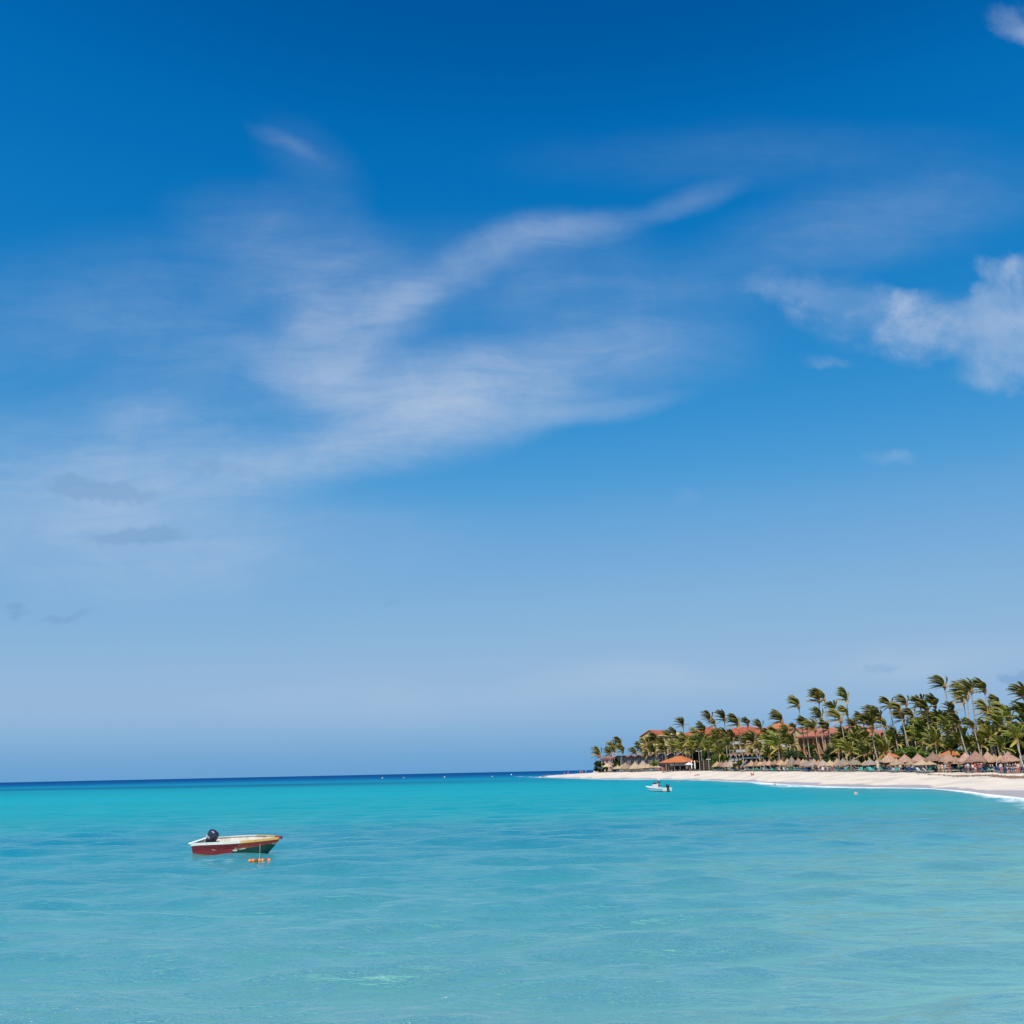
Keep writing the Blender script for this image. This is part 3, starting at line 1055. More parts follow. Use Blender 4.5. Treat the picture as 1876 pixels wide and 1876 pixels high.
SHRUBS = [
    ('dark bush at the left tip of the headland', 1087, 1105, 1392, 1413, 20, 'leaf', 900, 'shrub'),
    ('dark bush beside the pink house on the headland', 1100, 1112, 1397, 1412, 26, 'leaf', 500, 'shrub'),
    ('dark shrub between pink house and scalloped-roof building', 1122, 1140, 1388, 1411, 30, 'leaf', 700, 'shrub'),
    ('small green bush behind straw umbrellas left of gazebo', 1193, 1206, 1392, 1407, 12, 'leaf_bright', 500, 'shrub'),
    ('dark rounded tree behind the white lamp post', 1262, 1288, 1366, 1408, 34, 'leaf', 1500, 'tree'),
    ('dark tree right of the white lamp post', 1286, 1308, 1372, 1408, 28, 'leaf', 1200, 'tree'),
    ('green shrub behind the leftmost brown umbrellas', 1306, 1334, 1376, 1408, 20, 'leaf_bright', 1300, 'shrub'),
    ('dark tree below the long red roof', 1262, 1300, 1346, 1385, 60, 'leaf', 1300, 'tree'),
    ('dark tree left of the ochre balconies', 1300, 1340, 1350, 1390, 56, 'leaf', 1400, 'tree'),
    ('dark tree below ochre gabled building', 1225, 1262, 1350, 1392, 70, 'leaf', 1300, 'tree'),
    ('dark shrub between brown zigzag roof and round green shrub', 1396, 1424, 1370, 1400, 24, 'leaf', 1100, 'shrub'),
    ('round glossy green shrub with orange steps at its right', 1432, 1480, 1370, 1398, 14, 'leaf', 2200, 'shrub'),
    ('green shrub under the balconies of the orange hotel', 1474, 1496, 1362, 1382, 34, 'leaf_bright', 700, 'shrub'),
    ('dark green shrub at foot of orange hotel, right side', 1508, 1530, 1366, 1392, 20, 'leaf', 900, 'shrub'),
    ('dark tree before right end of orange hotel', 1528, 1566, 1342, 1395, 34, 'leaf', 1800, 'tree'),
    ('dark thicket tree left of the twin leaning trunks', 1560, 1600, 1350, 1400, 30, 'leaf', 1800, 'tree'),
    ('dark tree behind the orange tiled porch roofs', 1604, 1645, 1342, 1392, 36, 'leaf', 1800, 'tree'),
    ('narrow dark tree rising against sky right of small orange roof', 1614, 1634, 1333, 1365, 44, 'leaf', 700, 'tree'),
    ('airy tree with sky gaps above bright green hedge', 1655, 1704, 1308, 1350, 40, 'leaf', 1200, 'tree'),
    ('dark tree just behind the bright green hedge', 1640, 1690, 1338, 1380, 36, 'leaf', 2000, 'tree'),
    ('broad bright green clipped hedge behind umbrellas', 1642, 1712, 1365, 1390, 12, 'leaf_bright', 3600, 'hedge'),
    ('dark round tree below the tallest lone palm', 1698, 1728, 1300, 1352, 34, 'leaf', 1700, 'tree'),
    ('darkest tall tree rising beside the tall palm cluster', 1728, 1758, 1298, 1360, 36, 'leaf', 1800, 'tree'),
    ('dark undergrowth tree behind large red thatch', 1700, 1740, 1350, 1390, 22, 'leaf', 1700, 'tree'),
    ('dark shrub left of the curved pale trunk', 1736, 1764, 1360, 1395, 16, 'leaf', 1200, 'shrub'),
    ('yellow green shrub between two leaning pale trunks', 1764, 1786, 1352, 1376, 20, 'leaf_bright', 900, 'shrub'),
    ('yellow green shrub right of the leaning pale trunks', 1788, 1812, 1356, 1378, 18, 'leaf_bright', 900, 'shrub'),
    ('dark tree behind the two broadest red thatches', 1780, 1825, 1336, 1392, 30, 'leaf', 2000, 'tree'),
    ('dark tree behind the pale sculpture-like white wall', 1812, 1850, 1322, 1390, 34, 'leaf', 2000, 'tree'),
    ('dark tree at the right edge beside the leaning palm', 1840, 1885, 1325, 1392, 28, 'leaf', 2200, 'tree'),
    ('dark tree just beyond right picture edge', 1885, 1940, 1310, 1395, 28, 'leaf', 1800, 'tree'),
    ('dark shrub added for shade and clutter behind middle brown umbrellas', 1342, 1396, 1392, 1402, 8, 'leaf', 800, 'shrub'),  # these last low shrubs are added to darken the shade under the umbrellas
    ('low dark shrub added for shade and clutter behind umbrellas below orange hotel', 1486, 1530, 1386, 1400, 9, 'leaf', 900, 'shrub'),
    ('low dark shrub added for shade and clutter behind the grey thatch hut', 1548, 1612, 1384, 1400, 9, 'leaf', 1200, 'shrub'),
    ('low dark shrub added for shade and clutter behind right hand umbrellas', 1740, 1860, 1382, 1402, 9, 'leaf', 2200, 'shrub'),
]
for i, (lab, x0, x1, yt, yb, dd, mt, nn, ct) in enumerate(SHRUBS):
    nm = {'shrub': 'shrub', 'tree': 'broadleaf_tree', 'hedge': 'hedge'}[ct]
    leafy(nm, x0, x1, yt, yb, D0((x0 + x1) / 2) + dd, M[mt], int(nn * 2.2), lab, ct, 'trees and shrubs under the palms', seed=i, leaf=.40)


# ------------------------------------------------------------------ buildings
def frame_of(px0, d0, px1, d1, py=1400):
    a = onground(px0, py, d0)
    b_ = onground(px1, py, d1)
    ang = math.atan2(b_.y - a.y, b_.x - a.x)
    z = min(a.z, b_.z)
    return Vector((a.x, a.y, z)), (b_ - a).xy.length, ang


def zat(px, py, D, base):
    return at(px, py, D).z - base


def hip_roof(mb, w, dp, ze, zr, over=.7, inset=None, th=.35):
    x0, x1, y0, y1 = -over, w + over, -over, dp + over
    ins = inset if inset is not None else min((y1 - y0) / 2, (x1 - x0) / 2 - .3)
    ym = (y0 + y1) / 2
    v_ = [(x0, y0, ze), (x1, y0, ze), (x1, y1, ze), (x0, y1, ze), (x0 + ins, ym, zr), (x1 - ins, ym, zr)]
    mb.add(v_, [(0, 1, 5, 4), (1, 2, 5), (2, 3, 4, 5), (3, 0, 4)])
    mb.box(x0 + .02, x1 - .02, y0 + .02, y1 - .02, ze - th, ze - .004)


def gable_roof(mb, w, dp, ze, zr, over=.6, along='y'):
    """along = direction of the ridge"""
    if along == 'y':
        xm = w / 2
        v_ = [(-over, -over, ze), (xm, -over, zr), (w + over, -over, ze), (-over, dp + over, ze), (xm, dp + over, zr), (w + over, dp + over, ze)]
        t = .28
        lo = [(x, y, z - t) for x, y, z in v_]
        mb.add(v_ + lo, [(0, 1, 4, 3), (1, 2, 5, 4), (6, 9, 10, 7), (7, 10, 11, 8), (0, 6, 7, 1), (1, 7, 8, 2), (3, 4, 10, 9), (4, 5, 11, 10), (0, 3, 9, 6), (2, 8, 11, 5)])
    else:
        ym = dp / 2
        v_ = [(-over, -over, ze), (-over, ym, zr), (-over, dp + over, ze), (w + over, -over, ze), (w + over, ym, zr), (w + over, dp + over, ze)]
        t = .28
        lo = [(x, y, z - t) for x, y, z in v_]
        mb.add(v_ + lo, [(0, 3, 4, 1), (1, 4, 5, 2), (6, 7, 10, 9), (7, 8, 11, 10), (0, 1, 7, 6), (1, 2, 8, 7), (3, 9, 10, 4), (4, 10, 11, 5), (0, 6, 9, 3), (2, 5, 11, 8)])


def hotel(px0, d0, px1, d1, py_eave, py_ridge, storeys, bays, wall, roof, label, dp=13, white_rail=True, rooftype='hip', loggia=True, inset=None, name='hotel_wing', group='hotel wings behind the palms'):
    o, w, ang = frame_of(px0, d0, px1, d1)
    dm = (d0 + d1) / 2
    ze = zat((px0 + px1) / 2, py_eave, dm, o.z)
    zr = zat((px0 + px1) / 2, py_ridge, dm + dp / 2, o.z)
    root = empty(name, o, ang)
    rec = 1.6
    wb = MB()
    wb.box(0, w, rec, dp, -1, ze - .36)
    sh = (ze - .4) / storeys
    bw = w / bays
    if loggia:
        for i in range(bays + 1):
            x = i * bw
            t = .28
            wb.box(max(0, x - t), min(w, x + t), 0, rec - .003, -1, ze - .37)
        for k in range(storeys + 1):
            z = k * sh
            wb.box(.29, w - .29, .06, rec - .005, z - .35, min(z, ze - .38)) if k else None
    else:
        wb.box(.003, w - .003, 0, rec - .002, -1, ze - .37)
    wb.build('wall', M[wall], root)
    rb = MB()
    if rooftype == 'hip':
        hip_roof(rb, w, dp, ze, zr, .8, inset)
    else:
        gable_roof(rb, w, dp, ze, zr, .6, rooftype)
        # gable ends
        g = MB()
        if rooftype == 'y':
            g.add([(0, .002, ze - .38), (w, .002, ze - .38), (w / 2, .002, zr - .30), (0, dp, ze - .38), (w, dp, ze - .38), (w / 2, dp, zr - .30)], [(0, 1, 2), (3, 5, 4)])
        else:
            g.add([(0.002, 0, ze - .38), (.002, dp, ze - .38), (.002, dp / 2, zr - .3), (w, 0, ze - .38), (w, dp, ze - .38), (w, dp / 2, zr - .3)], [(0, 2, 1), (3, 4, 5)])
        for tri in ((0, 1, 2), (3, 4, 5)):
            g2 = MB()
            g2.add([g.v[k] for k in tri], [(0, 1, 2)])
            g2.build('gable', M[wall], root)
    rb.build('roof', M[roof], root)
    rg = random.Random(int(px0))
    for k in range(storeys):
        for i in range(bays):
            x0 = i * bw + .45
            x1 = (i + 1) * bw - .45
            z0 = k * sh + .02
            yb = rec if loggia else 0
            if loggia:
                q = MB()
                q.box(x0 + .3, x1 - .3, yb - .05, yb - .004, z0 + .05, z0 + sh * .78)
                wd = q.build('window', M['glass'], root)
                f_ = MB()
                xm = (x0 + x1) / 2
                f_.box(xm - .05, xm + .05, yb - .09, yb - .055, z0 + .05, z0 + sh * .78)
                f_.box(x0 + .3, x1 - .3, yb - .09, yb - .055, z0 + sh * .78, z0 + sh * .82)
                f_.build('frame', M['white'], wd)
                r_ = MB()
                if white_rail:
                    r_.box(x0 - .1, x1 + .1, -.10, -.02, z0 + (.0 if k else .0), z0 + 1.0)
                else:
                    r_.box(x0 - .1, x1 + .1, -.06, -.01, z0 + .92, z0 + 1.0)
                    nb = max(3, int((x1 - x0) / .4))
                    for j in range(nb):
                        xx = x0 + (x1 - x0) * (j + .5) / nb
                        r_.box(xx - .03, xx + .03, -.055, -.015, z0 + .0, z0 + .918)
                if k or not white_rail:
                    r_.build('railing', M['white'] if white_rail else M['brown_wall'], root)
            else:
                xm = (x0 + x1) / 2
                hw = min(.55, (x1 - x0) / 2)
                q = MB()
                q.box(xm - hw, xm + hw, -.03, .02, z0 + sh * .35, z0 + sh * .78)
                wd = q.build('window', M['glass'], root)
                f_ = MB()
                f_.box(xm - hw - .1, xm + hw + .1, -.07, .01, z0 + sh * .78 + .004, z0 + sh * .78 + .12)
                f_.box(xm - hw - .1, xm + hw + .1, -.10, .01, z0 + sh * .35 - .12, z0 + sh * .35 - .004)
                f_.box(xm - .04, xm + .04, -.06, -.034, z0 + sh * .35, z0 + sh * .78)
                f_.build('frame', M['white'], wd)
    tag(root, label, 'building', group)
    return root, o, w, ang, ze, zr


hotel(1176, 492, 1211, 486, 1349, 1338, 5, 3, 'yellow_wall', 'red_tile', 'tall ochre building with a plain gable end, far left of the hotel', dp=14, rooftype='y', loggia=False)
hotel(1212, 478, 1246, 470, 1346, 1342.5, 4, 4, 'yellow_wall', 'yellow_wall', 'flat-topped ochre wing joining the gabled building at its right', dp=10, loggia=False)
hotel(1246, 448, 1302, 430, 1346, 1333.5, 4, 5, 'yellow_wall', 'red_tile', 'ochre wing under the left half of the long red roof', dp=15)
hotel(1303, 420, 1369, 396, 1347.5, 1333, 4, 6, 'yellow_wall', 'red_tile', 'ochre wing with stacked white balconies under red roof', dp=15)
hotel(1371, 398, 1411, 388, 1344, 1331.5, 4, 4, 'yellow_wall', 'red_tile', 'ochre wing mostly hidden between balconies wing and roof tower', dp=14)
hotel(1414, 380, 1430, 377, 1335, 1322.5, 5, 2, 'yellow_wall', 'orange_tile', 'roof tower with bright orange tiles rising above red roofs', dp=9, loggia=False, name='hotel_tower')
hotel(1433, 362, 1478, 350, 1345.5, 1332, 3, 5, 'yellow_wall', 'pink_tile', 'ochre wing under faded pink roof left of the orange hotel', dp=14)
hotel(1466, 336, 1522, 322, 1348.5, 1334, 2, 6, 'orange_wall', 'pink_tile', 'orange two-storey hotel front with dark loggias and pink roof', dp=13, white_rail=False)
hotel(1523, 320, 1560, 312, 1342, 1327.5, 3, 4, 'orange_wall', 'pink_tile', 'orange hotel block with the higher pink roof at right', dp=12, white_rail=False)
hotel(1580, 302, 1609, 296, 1350, 1338, 2, 4, 'orange_wall', 'pink_tile', 'reddish block half hidden by windswept palms', dp=10, white_rail=False)
hotel(1603, 285, 1614, 284, 1362, 1354, 1, 1, 'orange_wall', 'orange_tile', 'small pavilion with orange roof between leaning trunks', dp=5, loggia=False, name='garden_pavilion')
hotel(1640, 280, 1653, 278, 1362, 1355, 1, 1, 'orange_wall', 'orange_tile', 'small orange roofed hut left of the bright hedge', dp=5, loggia=False, name='garden_pavilion')
hotel(1797, 236, 1814, 232, 1338, 1329, 3, 2, 'pink_wall', 'pink_tile', 'pale pink villa glimpsed between palms at the right', dp=7, loggia=False, name='villa')

# dormer on the pink roof
o, w, ang = frame_of(1457, 352, 1473, 348)
rt = empty('dormer_tower', o, ang)
ze_ = zat(1465, 1342, 350, o.z)
zr_ = zat(1465, 1333.5, 350, o.z)
g = MB()
g.box(0, w, 0, 6, 0, ze_ - .3)
g.add([(0, 0, ze_ - .31), (w, 0, ze_ - .31), (w / 2, 0, zr_ - .3)], [(0, 1, 2)])
g.build('wall', M['yellow_wall'], rt)
g = MB()
gable_roof(g, w, 6, ze_, zr_, .3, 'y')
g.build('roof', M['pink_tile'], rt)
tag(rt, 'ochre gabled stair tower in front of the faded pink roof', 'building', 'hotel wings behind the palms')


def sawtooth(px0, d0, px1, d1, n_, py_peak, py_valley, py_base, wall, roof, label, open_=False, edge='brown_tile', name='beach_villa_row', dp=8):
    o, w, ang = frame_of(px0, d0, px1, d1)
    dm = (d0 + d1) / 2
    xm = (px0 + px1) / 2
    zp = zat(xm, py_peak, dm, o.z)
    zv = zat(xm, py_valley, dm, o.z)
    root = empty(name, o, ang)
    tw = w / n_
    wb = MB()
    if not open_:
        wb.box(0, w, .3, dp, -.5, zv - .25)
        for i in range(n_):
            wb.add([(i * tw, .3, zv - .26), ((i + 1) * tw, .3, zv - .26), ((i + .5) * tw, .3, zp - .3)], [(0, 1, 2)])
        wb.build('wall', M[wall], root)
        for i in range(n_):
            q = MB()
            xa, xb = (i + .22) * tw, (i + .62) * tw
            q.box(xa, xb, .22, .29, zv * .48, zv * .86)
            wd = q.build('window', M['glass'], root)
            q = MB()
            xm_ = (xa + xb) / 2
            q.box(xm_ - .04, xm_ + .04, .17, .215, zv * .48, zv * .86)
            q.box(xa - .08, xb + .08, .15, .25, zv * .86 + .003, zv * .86 + .12)
            q.build('frame', M['grey_wall'], wd)
            q = MB()
            q.box((i + .1) * tw, (i + .35) * tw, .2, .285, .1, zv * .36)
            q.build('door', M['darkwood'], root)
    else:
        k_ = n_ + 1
        for i in range(k_):
            x = i * tw
            wb.box(x - .12, x + .12, .5, .74, -.3, zv - .55)
        wb.build('post', M['darkwood'], root)
        q = MB()
        q.box(-.3, w + .3, .2, .44, zv - 1.0, zv - .55)
        q.build('fascia', M['white'], root)
        q = MB()
        q.box(0, w, dp * .6, dp, -.3, zv - .6)
        q.build('wall', M[wall], root)
        q = MB()
        q.box(-.1, w + .1, .5, dp, zv - .53, zv - .2)
        q.build('beam', M['darkwood'], root)
    for i in range(n_):
        a, b_, c_ = i * tw, (i + .5) * tw, (i + 1) * tw
        q = MB()
        v_ = [(a, -.5, zv), (b_, -.5, zp), (c_ - .01, -.5, zv), (a, dp + .4, zv), (b_, dp + .4, zp), (c_ - .01, dp + .4, zv)]
        lo = [(x, y, z - .2) for x, y, z in v_]
        q.add(v_ + lo, [(0, 1, 4, 3), (1, 2, 5, 4), (6, 9, 10, 7), (7, 10, 11, 8), (3, 4, 10, 9), (4, 5, 11, 10), (0, 3, 9, 6), (2, 8, 11, 5)])
        rf = q.build('roof', M[roof], root)
        e = MB()
        e.add([(a, -.53, zv - .24), (b_, -.53, zp - .24), (c_ - .01, -.53, zv - .24), (a, -.53, zv + .03), (b_, -.53, zp + .03), (c_ - .01, -.53, zv + .03)], [(0, 1, 4, 3), (1, 2, 5, 4)])
        e.build('barge_board', M[edge], rf)
    tag(root, label, 'building', 'low buildings behind the umbrellas')
    return root


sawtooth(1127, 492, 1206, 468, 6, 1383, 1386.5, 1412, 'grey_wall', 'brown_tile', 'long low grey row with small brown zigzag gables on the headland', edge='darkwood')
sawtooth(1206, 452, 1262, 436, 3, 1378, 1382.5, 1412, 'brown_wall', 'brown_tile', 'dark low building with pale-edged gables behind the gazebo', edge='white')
sawtooth(1336, 368, 1398, 345, 8, 1379.5, 1384.5, 1412, 'brown_wall', 'brown_tile', 'long open pavilion with brown zigzag roof above white fascia', open_=True, edge='pink_wall', name='zigzag_pavilion')
hotel(1102, 512, 1123, 506, 1388.5, 1386, 2, 3, 'pink_wall', 'pink_tile', 'small pink house at the left end of the headland', dp=6, loggia=False, name='pink_house', group='low buildings behind the umbrellas')

# porches with orange tiles
for (x0, x1, ye, yr, dd, lab) in [(1480, 1518, 1389.5, 1384, 20, 'low curved orange porch roof at foot of the orange hotel'),
                                  (1611, 1629, 1386, 1379, 14, 'left one of two small orange porch roofs behind red thatch'),
                                  (1630, 1646, 1387, 1377.5, 13, 'right one of two small orange porch roofs behind red thatch'),
                                  (1722, 1746, 1384, 1375, 12, 'faded orange porch roof behind the large red thatches')]:
    d_ = D0((x0 + x1) / 2) + dd
    o, w, ang = frame_of(x0, d_, x1, d_ - 2)
    rt = empty('porch', o, ang)
    ze_ = zat((x0 + x1) / 2, ye, d_, o.z)
    zr_ = zat((x0 + x1) / 2, yr, d_ + 2, o.z)
    g = MB()
    hip_roof(g, w, 4, ze_, zr_, .3, th=.15)
    g.build('roof', M['orange_tile'], rt)
    for (x, y) in ((.1, .1), (w - .1, .1), (.1, 3.9), (w - .1, 3.9)):
        g = MB()
        g.box(x - .12, x + .12, y - .12, y + .12, -.2, ze_ - .16)
        g.build('post', M['orange_wall'], rt)
    tag(rt, lab, 'porch', 'small tiled porches behind the umbrellas')

# gazebo bar
d_ = D0(1235) + 3
o, w, ang = frame_of(1213.5, d_, 1257, d_ - 6)
rt = empty('gazebo', o, ang)
ze_ = zat(1235, 1396.3, d_, o.z)
zr_ = zat(1237, 1385, d_ + 4, o.z)
g = MB()
hip_roof(g, w, 8.5, ze_, zr_, .9, th=.2)
g.build('roof', M['orange_tile'], rt)
g = MB()
g.box(-.6, w + .6, -.6, 9, ze_ - .62, ze_ - .21)
g.build('fascia', M['brown_wall'], rt)
for i in range(5):
    for y in (0.1, 8.3):
        x = .15 + (w - .3) * i / 4
        g = MB()
        g.box(x - .13, x + .13, y - .13, y + .13, -.3, ze_ - .63)
        g.build('post', M['brown_wall'], rt)
g = MB()
g.box(-.3, w + .3, -.3, 8.8, -.5, .15)
g.build('deck', M['brown_wall'], rt)
g = MB()
g.box(w * .15, w * .85, 4.5, 5.1, .16, 1.2)
g.box(w * .12, w * .88, 4.3, 5.2, 1.204, 1.28)
g.build('bar_counter', M['darkwood'], rt)
g = MB()
g.box(.1, w * .55, 8.0, 8.1, .16, ze_ - .7)
g.build('back_wall', M['darkwood'], rt)
g = MB()
g.box(.3, w - .3, 5.6, 5.66, ze_ - 1.35, ze_ - .64)
g.build('awning', M['cloth_white'], rt)
tag(rt, 'open gazebo bar with orange pyramid roof on the beach', 'gazebo')
GZ, GW, GA = o, w, ang


# ------------------------------------------------------------------ small furniture
def chair_mesh():
    a, b_ = MB(), MB()
    for sx in (-.2, .2):
        for sy in (-.2, .2):
            a.box(sx - .025, sx + .025, sy - .025, sy + .025, 0, .44)
    b_.box(-.24, .24, -.24, .24, .442, .49)
    b_.box(-.24, .24, .20, .24, .493, .92)
    return a.mesh('legs', M['white']), b_.mesh('seat', M['white'])


cl, cs = chair_mesh()
cr_ = Matrix.Rotation(GA, 3, 'Z')
for i in range(7):
    lx = GW * (.30 + .085 * i)
    p = GZ + cr_ @ Vector((lx, 1.3 + (i % 2) * 1.2, .15))
    rt = empty('garden_chair', p, GA + (.4 if i % 2 else -.3))
    place('legs', cl, rt)
    place('seat', cs, rt)
    tag(rt, '%s white chair from left on the gazebo deck' % ordn(i), 'chair', 'white chairs in the gazebo')

# furled white parasols
def furled(px, py0, py1, dd, lab):
    D = D0(px) + dd
    b_ = onground(px, 1400, D)
    h = zat(px, py0, D, b_.z)
    rt = empty('furled_parasol', b_)
    g = MB()
    g.lathe([(.03, 0), (.03, h)], 7)
    g.lathe([(.0, .05), (.35, .05), (.35, 0), (0, 0)], 10)
    g.build('pole', M['pole'], rt)
    g = MB()
    pr = [(.05, h * .18)] + [(.16 + .12 * math.sin(k / 9 * PI) * (1 - k / 16), h * (.18 + .78 * k / 9)) for k in range(10)] + [(.03, h)]
    g.lathe(pr, 9)
    for k in range(0, len(g.v), 2):
        x, y, z = g.v[k]
        g.v[k] = (x * .72, y * .72, z)
    g.build('canopy', M['cloth_white'], rt)
    tag(rt, lab, 'parasol', 'furled white parasols by the gazebo')


furled(1266.8, 1393, 1410, 2, 'left one of two furled white parasols right of the gazebo')
furled(1273, 1393.4, 1410, 1, 'right one of two furled white parasols right of the gazebo')

# lamp posts
def lamp_post(px, py_top, dd, lab, grp='tall lamp posts in the gardens', w=.8):
    D = D0(px) + dd
    b_ = onground(px, 1400, D)
    h = zat(px, py_top, D, b_.z)
    rt = empty('lamp_post', b_)
    g = MB()
    g.tube([(0, 0, 0), (0, 0, h)], [.085, .06], 8)
    g.build('pole', plain((.50, .49, .46)), rt)
    g = MB()
    g.box(-w, w, -.05, .05, h - .22, h - .14)
    g.build('crossarm', plain((.50, .49, .46)), rt)
    for s_ in (-1, 1):
        g = MB()
        g.box(s_ * w - .32, s_ * w + .32, -.2, .2, h - .13, h + .04)
        hd = g.build('lamp_head', M['white'], rt)
    tag(rt, lab, 'lamp post', grp)


lamp_post(1281.6, 1375.5, 8, 'white lamp post with a crossbar right of the gazebo')
lamp_post(1298.5, 1390.6, 6, 'short lamp post with two white heads beside the dark pergola', w=.5)

# pergola hut
D = D0(1291) + 5
o, w, ang = frame_of(1283, D, 1300, D - 1)
rt = empty('pergola', o, ang)
h = zat(1291, 1392, D, o.z)
for (x, y) in ((0, 0), (w * .36, 0), (w * .7, 0), (w, 0), (0, 3), (w, 3)):
    g = MB()
    g.box(x - .09, x + .09, y - .09, y + .09, -.2, h - .2)
    g.build('post', M['pole'] if x == w * .36 else M['darkwood'], rt)
g = MB()
for k in range(7):
    g.box(-.3, w + .3, k * .5 - .05, k * .5 + .05, h - .2, h - .05)
g.build('roof', M['darkwood'], rt)
g = MB()
g.box(.1, w - .1, 3.1, 3.2, -.2, h - .25)
g.build('back_wall', M['darkwood'], rt)
tag(rt, 'dark timber pergola between the lamp posts', 'pergola')


# ------------------------------------------------------------------ thatched umbrellas
def thatch_unit(seed, mat):
    """unit cone of palm thatch: radius 1, eave at z=0, tip at z=1, slightly hollow slope, ragged skirt"""
    rg = random.Random(seed)
    mb = MB()
    n_ = 30
    prof = [(1.0, -.10), (.88, .10), (.68, .32), (.45, .55), (.25, .75), (.12, .90), (.05, 1.0)]
    vs, fs = [], []
    for k, (r, z) in enumerate(prof):
        for i in range(n_):
            a = 2 * PI * i / n_
            j = rg.uniform(-.05, .05) if k == 0 else rg.uniform(-.02, .02)
            zz = z + (rg.uniform(-.11, .03) if k == 0 else rg.uniform(-.015, .015))
            vs.append(((r + j) * math.cos(a), (r + j) * math.sin(a), zz))
    for k in range(len(prof) - 1):
        for i in range(n_):
            fs.append((k * n_ + i, k * n_ + (i + 1) % n_, (k + 1) * n_ + (i + 1) % n_, (k + 1) * n_ + i))
    fs.append(tuple((len(prof) - 1) * n_ + i for i in range(n_)))
    # underside
    b0 = len(vs)
    for i in range(n_):
        a = 2 * PI * i / n_
        vs.append((.9 * math.cos(a), .9 * math.sin(a), -.0))
    vs.append((0, 0, .72))
    for i in range(n_):
        fs.append((i, b0 + i, b0 + (i + 1) % n_, (i + 1) % n_))
        fs.append((b0 + i, b0 + n_, b0 + (i + 1) % n_))
    mb.add(vs, fs)
    # loose fringe of straws
    for i in range(110):
        a = rg.uniform(0, 2 * PI)
        r = rg.choice([.99, .97, .62, .64])
        z = -.03 if r > .9 else .29
        L_ = rg.uniform(.05, .16)
        wd = .03
        c0 = Vector((r * math.cos(a), r * math.sin(a), z + .03))
        t = Vector((-math.sin(a), math.cos(a), 0)) * wd
        e = Vector((math.cos(a) * L_ * .6, math.sin(a) * L_ * .6, -L_))
        mb.add([c0 - t, c0 + t, c0 + e], [(0, 1, 2)])
    return mb.mesh('thatch', mat)


